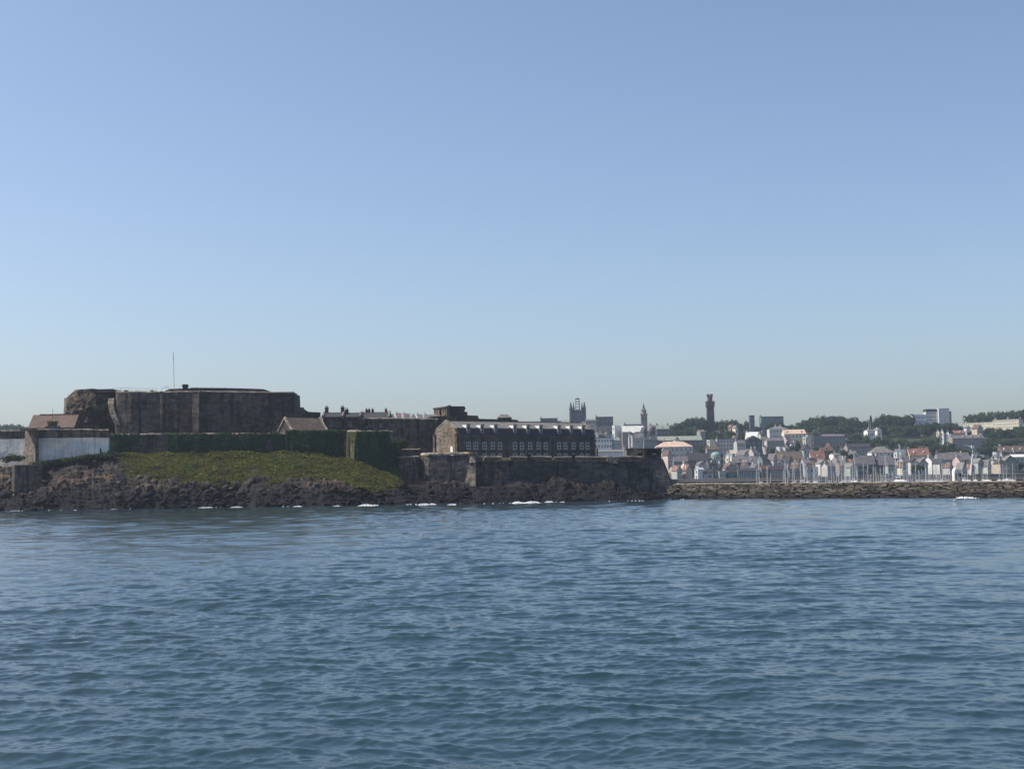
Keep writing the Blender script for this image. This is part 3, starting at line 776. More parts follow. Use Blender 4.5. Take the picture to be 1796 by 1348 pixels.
# red roofed gatehouse at the far left
r, W, ze, zr, ro = gable_house(50, 130, 750.5, 728, 446, 9.5, 14, 'gatehouse', 'gatehouse with a faded red tiled roof behind the whitewashed wall', 'granite', 'tile_rust', copings=False)
c = MB().add([(-.4,-.4,ze-.1),(-.4,9.9,ze-.1),(2.1,4.75,zr+.26),(.0,4.75,ze+.3)],[(0,2,1)]).build('hip', M['tile_rust'], r)
MB().box(2.0,W,4.5,5.0,zr+.12,zr+.4).build('ridge_tiles', M['tile_red'], r)
p = at(92,744,444.5)
br = empty('roof_shrub', p, 'spiky green plant growing beside a thin pole in front of the red tiled roof', 'shrub')
rng = random.Random(4); vs = []
for k in range(240):
    a_ = rng.uniform(0,6.28); l_ = rng.uniform(.7,1.9); q = Vector((rng.uniform(-1.1,1.1),rng.uniform(-.4,.4),-.7)); t_ = q+Vector((math.cos(a_)*l_*.55,math.sin(a_)*l_*.4,l_))
    vs += [q-Vector((.07,0,0)), q+Vector((.07,0,0)), t_+Vector((.05,0,0)), t_-Vector((.05,0,0))]
link('foliage', mesh_np('foliage', np.array([tuple(v) for v in vs]), np.arange(len(vs)).reshape(-1,4), M['leaf_c']), br)
MB().tube([(0,.2,-1),(0,.2,4.9)],.06,5).build('stem', M['wood_dark'], br)
mb = MB(); p = at(94,749.5,444); wr = empty('water_tank', p, 'low grey flat topped tank behind the white wall near the red roof', 'tank')
mb.box(-2.4,1.8,-.6,.6,-1.0,.35).box(-2.5,1.9,-.7,.7,.35,.47); mb.build('tank_body', M['w_slatewall'], wr)

# row of dark house backs behind the brown roof
r, W, ze, zr, ro = gable_house(566, 600, 731, 724, 470, 9, 14, 'stone_house', 'dark stone house with a pale left chimney behind the brown roofed cottage', 'granite_dark', 'slate')
for x in (.2, W-.9):
    c = MB().box(x,x+1.1,4,5.2,zr-.6,zr+1.7).box(x-.12,x+1.22,3.88,5.32,zr+1.7,zr+1.9).build('chimney', M['granite_pale'] if x < 1 else M['granite_dark'], ro)
    for dx in (.3,.75): MB().lathe((x+dx,4.6),[(.16,zr+1.9),(.13,zr+2.5),(.05,zr+2.5)],7).build('chimney_pot', M['tile_rust'], c)
put_window(r, W*.5, ze-2.2, 1.0, 1.6, fm='frame_stone')
r, W, ze, zr, ro = gable_house(602, 631, 731, 724.5, 471, 9, 14, 'stone_house', 'dark stone house between the pale chimney and the long curtain wall', 'granite_dark', 'slate')
c = MB().box(.1,1.2,4,5.2,zr-.6,zr+1.3).build('chimney', M['granite_dark'], ro)
for dx in (.3,.8): MB().lathe((dx+.1,4.6),[(.16,zr+1.3),(.13,zr+1.9),(.05,zr+1.9)],7).build('chimney_pot', M['tile_rust'], c)
put_window(r, W*.4, ze-2.4, 1.0, 1.6, fm='frame_stone')
r, W, ze, zr, ro = gable_house(633, 681, 732.8, 723.5, 484, 11, 14, 'slate_roofed_house', 'house with a dark slate roof and three chimneys above the long curtain wall', 'granite_dark', 'slate')
for x in (1.0, 1.9, 3.1, W-1.6):
    c = MB().box(x,x+.75,5,6.2,zr-.6,zr+1.2).build('chimney', M['granite_dark'], ro)
    MB().lathe((x+.37,5.6),[(.17,zr+1.2),(.13,zr+1.75),(.05,zr+1.75)],7).build('chimney_pot', M['tile_rust'], c)

# long curtain wall behind the recess
pf = [(628,735,476),(700,735.5,479),(768,736,482)]
r = wall('curtain_wall', 'long plain curtain wall between the dark houses and the barracks gable', pf, 8, 2.5, 'granite_dark', cop=.55)
for px,py,w_,h_ in ((640,749,1.5,.8),(668,746,.8,1.3)):
    p = at(px,py,476.2); o = put_window(r, p.x-r.location.x, p.z-r.location.z, w_, h_, y=p.y-r.location.y+.25, fm='frame_stone')
# recess walls below it
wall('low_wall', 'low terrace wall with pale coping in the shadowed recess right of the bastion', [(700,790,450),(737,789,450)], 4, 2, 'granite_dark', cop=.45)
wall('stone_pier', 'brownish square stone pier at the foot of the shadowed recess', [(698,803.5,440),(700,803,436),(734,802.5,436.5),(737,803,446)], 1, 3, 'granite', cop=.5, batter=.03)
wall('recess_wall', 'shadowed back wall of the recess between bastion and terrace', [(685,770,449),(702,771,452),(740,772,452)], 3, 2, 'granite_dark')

# -- terrace wall under the barracks
pi = [(738,798.5,438),(752,798,435),(824,797,433.5)]
wall('terrace_wall', 'stained terrace wall with pale coping below the barracks gable', pi, 2, 2.5, 'granite_shaded', cop=.75)
r = rootat('corner_pier', [(827,797,431)], 2, 'flaring pale corner pier where terrace wall meets the long low bastion', 'pier')
mb = MB(); prof = [(0,at(826,796,431).z),(-.1,at(826,803,431).z),(-.4,at(826,812,431).z),(-.9,at(826,828,431).z),(-1.6,at(822,844,431).z),(-2.2,at(820,862,431).z)]
q = at(825.5,800,431); vs = []
for o,z in prof: vs += [(q.x+o,q.y+5,z),(q.x-.2+o,q.y+o*.2,z),(q.x+1.4,q.y-.5+o*.5,z),(q.x+1.6,q.y+5,z)]
mb.add(vs, [(k*4+i,k*4+4+i,k*4+4+(i+1)%4,k*4+(i+1)%4) for k in range(5) for i in range(3)]+[(0,1,2,3)]); mb.build('masonry', M['coping'], r, True)  # coping stone used to paint the pier as sunlit
mb = MB(); mb.box(q.x-.5,q.x+2.0,q.y-.9,q.y+4.6,prof[0][1]+.02,prof[0][1]+.55); mb.build('cap_stone', M['coping'], r, True)
mb = MB(); z = prof[2][1]; mb.box(q.x-.65,q.x+1.7,q.y-.75,q.y+4.6,z-.1,z+.12); mb.build('string_course', M['granite_dark'], r, True)

# -- long low bastion
pj1 = [(829,809,434.5),(850,808,434),(880,806.5,433)]
pj2 = [(880.2,806.5,433),(960,806,435),(1060,806,438),(1128,806.5,440)]
pj3 = [(1128.2,804.5,440),(1160,804.5,441),(1164,804.8,452)]
r = rootat('sea_bastion', [(1000,808,436)], 0, 'long low battered bastion wall rising from the rocks below the barracks', 'bastion')
masonry(pj1, -1, 4, .06, .1, rows=8).build('masonry', M['granite'], r, True)
masonry(pj2, -1, 4, .085, .1, rows=8).build('masonry', M['granite_shaded'], r, True)  # darker and bluer than the left facet: its shade is painted in
# end with strongly sloping right edge
vs = []
T0 = [at(1128,804.5,440), at(1160,804.5,441), at(1163,804.8,456)]
B0 = [at(1128,868,438.5), at(1184,868,438), at(1188,868,456)]
for f in np.linspace(0,1,9):
    for a_,b_ in zip(B0,T0):
        q = a_.lerp(b_,f); e = .12*float(vnoise(np.array([q.x*.5]),np.array([q.z*.5]))[0]); vs.append((q.x+e,q.y,q.z))
mb = MB(); mb.add(vs, [(k*3+i,k*3+i+1,k*3+3+i+1,k*3+3+i) for k in range(8) for i in range(2)])
q = T0[0]; mb.add([tuple(T0[0]),tuple(T0[1]),tuple(T0[2]),(T0[0].x,456,T0[0].z)],[(0,1,2,3)])
mb.build('battered_end', M['granite_shaded'], r, True)
def string(pts, name='string_course'):
    T,N = wall_line(pts, 6); vs=[]; fs=[]
    for p,nn in zip(T,N):
        for o,dz in ((.32,-.1),(.32,.12),(-.3,.2),(-.3,-.15)): q=p+nn*o; vs.append((q.x,q.y,q.z+dz))
    for i in range(len(T)-1): fs += [(i*4+k,i*4+4+k,i*4+4+(k+1)%4,i*4+(k+1)%4) for k in range(4)]
    return MB().add(vs,fs+[(3,2,1,0),tuple((len(T)-1)*4+k for k in range(4))]).build(name, M['granite'], r, True)
string([(829,811,434.4),(880,808.5,432.9)]); string([(880.3,808.5,432.9),(1128,808.5,439.8)])
# parapet in pieces with embrasure gaps
gaps = [830,866,924,932,1008,1015,1072,1100]
for a_,b_ in ((831,846),(850,880),(895,926),(931,968),(973,1004),(1010,1069),(1083,1127)):
    da = 432+(a_-830)/300*8+.6
    pp = [(a_,801.8+(.8 if a_ < 850 else 0),da),(b_,801.8,da+(b_-a_)/300*8)]
    masonry(pp, lambda p: at(a_,808,da).z, 1.6, 0, .12, rows=2, step=1.5).build('parapet', M['granite'], r, True)
    coping(pp, .32, .12, 1.4).build('parapet_coping', M['coping'], r, True)
for px,w_ in ((928,1.5),(1006,1.6)):
    p = at(px,803,434.5); mb = MB().box(p.x-.7*w_/2,p.x+.7*w_/2,p.y-.4,p.y+.4,p.z-2,p.z+1.0).box(p.x-.5*w_,p.x+.5*w_,p.y-.5,p.y+.5,p.z+1.0,p.z+1.2); mb.build('parapet_post', M['black'], r, True)
p = at(1076,806,437.2); MB().box(p.x-2.0,p.x+2.0,p.y-.9,p.y+.9,p.z-.5,p.z+.75).box(p.x-1.3,p.x+1.3,p.y-1.0,p.y+.9,p.z-1.1,p.z-.5).build('corbel', M['granite_pale'], r, True)
for px,py,w_,h_ in ((1131,823,.75,.5),(1108,816,.9,.35),(1080,815,.6,.4)):
    d_ = 438.3 if px < 1128 else 438.6
    p = at(px,py,d_); MB().box(p.x-w_,p.x+w_,p.y-.35,p.y+2,p.z-h_,p.z+h_).build('embrasure', M['black'], r, True)
# two small gun houses on its right end
a_ = at(1099,803,444); b_ = at(1129,803,446); W = b_.x-a_.x; H = at(1110,787.5,444).z-a_.z
g = empty('lookout_hut', (a_.x,a_.y,a_.z-.8), 'small brown stone lookout hut with a dark window slot on the bastion end', 'hut')
MB().box(0,W,0,5,-2,H+.8).build('walls', M['hut_stone'], g); MB().box(-.25,W+.25,-.25,5.25,H+.82,H+1.1).build('roof', M['coping'], g)
MB().box(W*.62,W*.88,-.04,.4,H*.5+.1,H*.5+1.0).build('window', M['black'], g); MB().box(W*.58,W*.92,-.16,.3,H*.5-.15,H*.5+.08).build('sill', M['coping'], g)
a_ = at(1130,805,441.5); b_ = at(1160,805,442.5); W = b_.x-a_.x; H = at(1140,788,442).z-a_.z
g = empty('gun_emplacement', (a_.x,a_.y,a_.z), 'black open fronted gun emplacement at the right end of the bastion', 'gun emplacement')
mb = MB().box(0,W,2.2,5,-1,H); mb.box(0,.9,0,2.2,-1,H); mb.box(W-.8,W,0,2.2,-1,H); mb.box(.9,W-.8,0,2.2,-1,H*.33); mb.build('walls', M['granite_dark'], g)
MB().box(-.25,W+.25,-.35,5.3,H+.02,H+.38).build('roof', M['granite_dark'], g)
MB().box(W*.48,W*.72,2.1,2.18,H*.45,H*.62).build('opening', M['frame'], g)  # white panel paints in the bright spot seen at the window

# -- barracks
A = at(803.5,803,452); Bp = at(1043.5,803,486)
L = (Bp-A).xy.length; rz = math.atan2(Bp.y-A.y, Bp.x-A.x)
bz = 11.0
bk = empty('barracks', (A.x,A.y,bz), 'long dark three storey barracks with grey mansard roof and nine white dormers', 'barracks', rz=rz)
zc = at(803.5,763.5,452).z-bz; zb = at(806,751,452.5).z-bz; zr = at(787,738.9,457).z-bz
Dp = 12.6
MB().box(0,L,0,Dp,0,zc).build('walls', M['barracks_stone'], bk)
MB().box(-.1,L+.1,-.35,0,zc-.55,zc+.12).box(-.1,L+.1,Dp,Dp+.35,zc-.55,zc+.12).build('cornice', M['barracks_stone'], bk)
MB().box(.02,L-.02,-.14,-.005,zc-5.1,zc-4.8).build('string_course', M['granite'], bk)
prof = [(-.05,zc),(.95,zb),(Dp/2,zr),(Dp-.95,zb),(Dp+.05,zc)]
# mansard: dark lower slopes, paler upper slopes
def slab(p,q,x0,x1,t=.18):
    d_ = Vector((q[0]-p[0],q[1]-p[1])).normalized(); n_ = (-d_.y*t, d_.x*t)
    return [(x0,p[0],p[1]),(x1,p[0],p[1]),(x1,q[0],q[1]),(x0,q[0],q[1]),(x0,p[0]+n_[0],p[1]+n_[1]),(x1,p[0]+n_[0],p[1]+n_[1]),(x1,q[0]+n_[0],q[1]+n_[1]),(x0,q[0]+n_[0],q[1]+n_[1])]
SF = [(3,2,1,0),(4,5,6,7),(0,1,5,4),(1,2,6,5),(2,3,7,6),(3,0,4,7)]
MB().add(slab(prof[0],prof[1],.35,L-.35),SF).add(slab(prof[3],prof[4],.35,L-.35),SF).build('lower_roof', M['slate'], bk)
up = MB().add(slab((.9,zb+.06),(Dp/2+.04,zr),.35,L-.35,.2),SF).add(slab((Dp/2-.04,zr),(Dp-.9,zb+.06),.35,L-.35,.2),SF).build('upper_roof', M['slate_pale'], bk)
MB().box(.35,L-.35,Dp/2-.22,Dp/2+.22,zr+.16,zr+.36).build('ridge', M['coping'], bk)
for x,nm in ((-.42,'gable_wall'),(L-.22,'gable_wall')):
    MB().prism([(-.02,0),(-.02,zc),(.93,zb-.1),(Dp/2,zr-.1),(Dp-.93,zb-.1),(Dp+.02,zc),(Dp+.02,0)],'x',x,x+.64).build(nm, M['granite_pale'], bk)  # paler stone than the front: sunlight on the gable painted in
    o_ = [(-.12,zc-.1),(.8,zb+.25),(Dp/2,zr+.55),(Dp-.8,zb+.25),(Dp+.12,zc-.1)]
    i_ = [(Dp+.0,zc-.2),(Dp-.95,zb-.12),(Dp/2,zr-.12),(.95,zb-.12),(-.0,zc-.2)]
    MB().prism(o_+i_,'x',x-.08,x+.72).build('gable_coping', M['coping'], bk)
for y in (-.5, Dp-.5):
    mb = MB().box(-.85,.45,y,y+1.0,0,zc+.2).box(-1.0,.6,y-.15,y+1.15,zc+.22,zc+.45).box(-.7,.3,y+.1,y+.9,zc+.45,zc+.8); mb.build('corner_pier', M['granite'], bk)
mb = MB().box(-.5,-.42,2.2,3.6,1.3,6.4); mb.build('door_panel', M['lead'], bk)
MB().box(-.56,-.5,2.05,2.2,1.3,6.5).box(-.56,-.5,3.6,3.75,1.3,6.5).build('door_frame', M['granite'], bk)
# dormers, in three groups of three
dpx = [813.6,837.4,860.9,894.5,917.4,939.9,972.1,994.1,1015.5]
bay = None
for k, px in enumerate(dpx):
    # the front of the dormer stands right of its lit cheek
    fpx = px+8.5
    t_ = min(1,max(0,(fpx-803.5)/240)); d_ = 452+34*t_
    fx = (at(fpx,755,d_).xy-A.xy).length
    ht = zb+1.28; wd = 1.35; yf = .2; yb = 3.75
    x0, x1 = fx-wd/2, fx+wd/2
    mb = MB(); mb.box(x0,x1,yf,yf+.25,zc+.3,ht-.05); fo = mb.build('dormer_front', M['frame_stone'], bk)
    put_window(fo, fx, (zc+.45+ht-.2)/2, wd*.72, ht-zc-.9, y=yf-.03, fm='frame_stone')
    # cheeks: slate below the roof break, pale lead above it
    for s,x in ((-1,x0),(1,x1)):
        MB().prism([(yf+.25,zc+.3),(yf+.25,zb+.12),(1.0,zb+.12),(.1+.45,zc+.3)],'x',x-.04,x+.04).build('lower_cheek', M['slate'], fo)
        MB().prism([(yf+.5,zb+.14),(yf-.1,ht),(yb-.05,ht),(yb-.9,zb+.3)],'x',x-.06,x+.06).build('lead_cheek', M['lead'], fo)
    MB().box(x0-.15,x1+.15,yf-.3,yb,ht+.002,ht+.16).build('dormer_roof', M['slate_pale'], fo)
# windows: groups of five
def bfx(px): t_ = (px-803.5)/240; d_ = 452+34*t_; return (at(px,780,d_).xy-A.xy).length
wpx = [821.5,833.5,849,863,875.5, 901.5,914,928.5,943,955.5, 979.5,990.5,1005,1019.5,1030]
for zz,hh in ((zc-3.25,2.35),(zc-7.0,2.3)):
    for px in wpx:
        o = put_window(bk, bfx(px), zz, 1.5, hh, fm='frame', style='bars')
for px in (888,967.5):
    MB().cone((bfx(px),-.12),.09,.09,0,zc-.5,6).build('drainpipe', M['black'], bk)
for x in (-.35,):
    MB().cone((x+.1,-.75),.1,.1,0,zc-1,6).build('drainpipe', M['black'], bk)
MB().box(L+.46,L+.75,-.9,-.3,0,5.8).build('corner_post', M['coping'], bk)

# -- round battery with a stone gun tower behind the barracks
def poly_block(corn, zt, zb_, name, mat, parent, cap=None):
    mb = MB(); mb.prism([(p[0],p[1]) for p in corn][::1],'z',zb_,zt); return mb.build(name, M[mat], parent, True)
q = at(788,730,505)
tr = empty('gun_tower', (q.x,q.y,16), 'squat flat topped stone gun tower rising behind the barracks gable', 'tower')
c0,c1,c2,c3 = at(761,715,512),at(783.5,714.5,500),at(813.5,714.5,503),at(815,714.5,516)
poly_block([c0,c1,c2,c3,(c0.x+3,c0.y+8,0)], c1.z, 16, 'wall', 'granite', tr)
mb = MB(); zt = c1.z
mb.prism([(p[0],p[1]) for p in [(c0.x-.4,c0.y,0),(c1.x-.1,c1.y-.5,0),(c2.x+.3,c2.y-.4,0),(c3.x+.3,c3.y,0),(c0.x+3,c0.y+8.5,0)]],'z',zt+.01,zt+.5); mb.build('roof', M['granite_dark'], tr, True)
d1 = at(773,722,505.8); MB().box(d1.x-.4,d1.x+.5,d1.y-.7,d1.y+.6,d1.z-1.0,d1.z+1.0).build('opening', M['black'], tr, True)
d1 = at(794,723,501); MB().prism([(d1.x-2.6,d1.z-1.5),(d1.x-2.6,d1.z+1.4),(d1.x+2.6,d1.z+1.4),(d1.x+1.9,d1.z-.8),(d1.x+.8,d1.z-1.5)],'y',d1.y-.25,d1.y+2).build('embrasure', M['black'], tr, True)
p = at(788,714,506); MB().lathe((p.x,p.y),[(.9,p.z),(.8,p.z+.5),(.3,p.z+.8),(.02,p.z+.85)],8).build('vent', M['granite_dark'], tr, True)
wall('rampart', 'dark rampart stepping down right of the gun tower behind the barracks roof', [(756,730,498),(800,728.5,500),(815,722,501),(819,722,501),(820,728,501),(838,728.5,502),(840,734,503),(906,735.5,507),(914,741,508)], 16, 5, 'granite_dark', jag=.05, step=3)
q = at(885,733,512)
hr = empty('hipped_hut', (q.x,q.y,q.z-6), 'small hut with a dark hipped roof above the barracks ridge', 'hut')
a_ = at(872,734,512); b_ = at(896,734,512); W = b_.x-a_.x; zz = a_.z-q.z+6
MB().box(-W/2,W/2,0,4,0,zz+.3).build('walls', M['granite_dark'], hr)
MB().add([(-W/2-.3,-.3,zz+.3),(W/2+.3,-.3,zz+.3),(W/2+.3,4.3,zz+.3),(-W/2-.3,4.3,zz+.3),(-W*.28,2,zz+1.6),(W*.2,2,zz+1.6)],[(0,1,5,4),(1,2,5),(2,3,4,5),(3,0,4),(3,2,1,0)]).build('roof', M['slate_lilac'], hr)
# ------------------------------------------------------------------ breakwater
BW = [(1165,849.6,446),(1200,849.2,436),(1400,847.8,412),(1600,846.2,391),(1796,844.8,372),(2000,843.4,354),(2120,842.5,345)]
br = rootat('breakwater', BW, 0, 'long breakwater of dark boulders running from the bastion to the right edge', 'breakwater')
T, N = wall_line(BW, 4.0)
mb = MB(); vs = []; fs = []
for p,nn in zip(T,N):
    for o,z in ((.5,-2),(.35,p.z),(-5.5,p.z),(-5.6,-3)):
        q = p+nn*o; vs.append((q.x,q.y,z))
for i in range(len(T)-1): fs += [(i*4+k,i*4+4+k,i*4+4+(k+1)%4,i*4+(k+1)%4) for k in range(4)]
mb.add(vs,fs).build('core', M['quay'], br, True)
coping(BW, .3, .45, 1.6, step=5).build('kerb', M['coping'], br, True)
# rough courses of armour stones on the seaward slope
def rubble():
    rng = np.random.default_rng(21); vs = []; fs = []
    Tn, Nn = wall_line(BW, .5)
    rows = 10
    for r_ in range(rows):
        s = 0.0; i = 0
        while i < len(Tn)-3:
            w_ = rng.uniform(1.1,3.0); k = max(1,int(w_/.5)); p = Tn[min(i+k//2,len(Tn)-1)]; nn = Nn[min(i+k//2,len(Nn)-1)]; t_ = Vector((-nn.y,nn.x,0))
            f = (r_+.5)/rows; zt = p.z-.15; z = zt*(1-f)+(-.8)*f + rng.normal(0,.05); o = .5+(zt-z)*1.15+rng.normal(0,.14)
            c = p+nn*o; c.z = z
            hx, hy, hz_ = w_*.5*rng.uniform(.9,1.1), rng.uniform(.6,1.0), rng.uniform(.20,.30)
            rot = Euler((rng.normal(0,.1)-.2, rng.normal(0,.06), math.atan2(t_.y,t_.x)+rng.normal(0,.15))).to_matrix()
            b = len(vs)
            for q in ((-1,-1,-1),(1,-1,-1),(1,1,-1),(-1,1,-1),(-1,-1,1),(1,-1,1),(1,1,1),(-1,1,1)):
                v = Vector((q[0]*hx*rng.uniform(.75,1.05),q[1]*hy*rng.uniform(.75,1.05),q[2]*hz_*rng.uniform(.7,1.1)))
                vs.append(tuple(c+rot@v-br.location))
            fs += [tuple(b+j for j in f_) for f_ in SF_BOX]
            i += k
    me = bpy.data.meshes.new('rubble_slope'); me.from_pydata(vs,[],fs); me.materials.append(M['armour']); me.update()
    o = link('rubble_slope', me, br); o['kind'] = 'stuff'; return o
SF_BOX = [(3,2,1,0),(4,5,6,7),(0,1,5,4),(1,2,6,5),(2,3,7,6),(3,0,4,7)]
def armour_mat():
    m, t, b = newmat('armour_stone'); p = wpos(t)
    g = t.nodes.new('ShaderNodeNewGeometry')
    c = mixc(t, (.016,.014,.013), (.13,.108,.08), g.outputs['Random Per Island'])
    c = mixc(t, c, (.04,.04,.015), ramp(t, noise(t, p, .10, 5, .6), .52, .66, 0, .7))
    sx = nd(t,'ShaderNodeSeparateXYZ'); t.links.new(g.outputs['Position'], sx.inputs[0])
    mm = nd(t,'ShaderNodeMath',operation='MULTIPLY_ADD'); t.links.new(noise(t,p,.3,4), mm.inputs[0]); mm.inputs[1].default_value = -2.0; t.links.new(sx.outputs[2], mm.inputs[2])
    c = mixc(t, (.010,.008,.010), c, ramp(t, mm.outputs[0], -.9, 1.2))
    t.links.new(c, b.inputs['Base Color']); b.inputs['Roughness'].default_value = .9
    bump(t, b, noise(t,p,2.0,6,.7), .6, .2); return m
M['armour'] = armour_mat()
rubble()
railing([(a_,b_-2.0,c_+1.2) for a_,b_,c_ in BW], 1.15, br, .05, 3.2, (1.0,.55))
MB_ = [(a_,b_-.2,c_+4.6) for a_,b_,c_ in BW]
masonry([(a_,b_-6.6,c_+4.8) for a_,b_,c_ in BW[:6]], lambda p: p.z-.16, .3, 0, .0, step=5, rows=1, bulge=0).build('rail_beam', M['w_stonewall'], br, True)
mb = MB(); T2,_ = wall_line([(a_,b_-6.6,c_+4.8) for a_,b_,c_ in BW[:6]], 6)
for p in T2: mb.box(p.x-.05,p.x+.05,p.y+.02,p.y+.2,p.z-2.0,p.z-.3)
mb.build('rail_posts', M['w_stonewall'], br, True)
# white hut on the breakwater
a_ = at(1674.5,845.5,385.5); b_ = at(1687.5,845.5,385.5); W = b_.x-a_.x; H = at(1680,826,385.5).z-a_.z
h = empty('breakwater_hut', (a_.x,a_.y,a_.z), 'small white hut with a peaked left gable standing on the breakwater', 'hut')
MB().box(W*.38,W,0,1.9,-.3,H).build('walls', M['white' if 'white' in M else 'w_white'], h)
MB().prism([(-.05,-.3),(-.05,H*1.02),(W*.2,H*1.3),(W*.40,H*1.02),(W*.40,-.3)],'y',-.12,2.0).build('gable', M['w_white'], h)
MB().box(W*.36,W+.1,-.1,2.0,H+.003,H+.12).build('roof', M['roof_white'], h)
for x0,x1,z0,z1 in ((W*.12,W*.27,H*.25,H*.8),(W*.55,W*.66,H*.45,H*.85),(W*.76,W*.9,H*.1,H*.8)):
    MB().box(x0,x1,-.16,-.02,z0,z1).build('opening', M['black'], h)

# ------------------------------------------------------------------ town hill
PROF_D = np.array([955,1000,1040,1080,1140,1250,1380,1500,1650,1850,2300,3400])
PROF_Z = np.array([4.2,4.4,5.0,7.5,13,25,37,47.5,56,59,59,50.])
def tz(x, d): return float(np.interp(d, PROF_D, PROF_Z))
def depth_for(px, py):
    best = 1000; prev = None
    for d in range(985, 1900, 4):
        g = at(px, py, d).z - tz(0, d)
        if g <= 0 and d > 990: return d
    return 1700
xs = np.concatenate([np.linspace(-2600,-700,20,endpoint=False), np.linspace(-700,900,110), np.linspace(950,2600,18)])
ys = np.concatenate([[955,960],np.linspace(975,1700,70),np.linspace(1760,3400,14)])
YY, XX = np.meshgrid(ys, xs, indexing='ij')
ZZ = np.interp(YY, PROF_D, PROF_Z) + np.clip((YY-1050)/200,0,1)*1.6*fbm(XX*.012, YY*.012, 0, 3, 71)
ZZ[0] = -2
tag(link('hillside', mesh_np('hillside', np.stack([XX,YY,ZZ],-1).reshape(-1,3), grid_faces(len(ys),len(xs)), M['hill'])), kind='structure')
qv = [(x,y,z) for x in (-700,900) for y,z in ((948,-3),(948,4.2),(975,4.35),(975,-3))]
q = MB().add(qv, [(0,4,5,1),(1,5,6,2),(2,6,7,3)])
mb = q; tag(mb.build('quay', M['quay']), kind='structure')

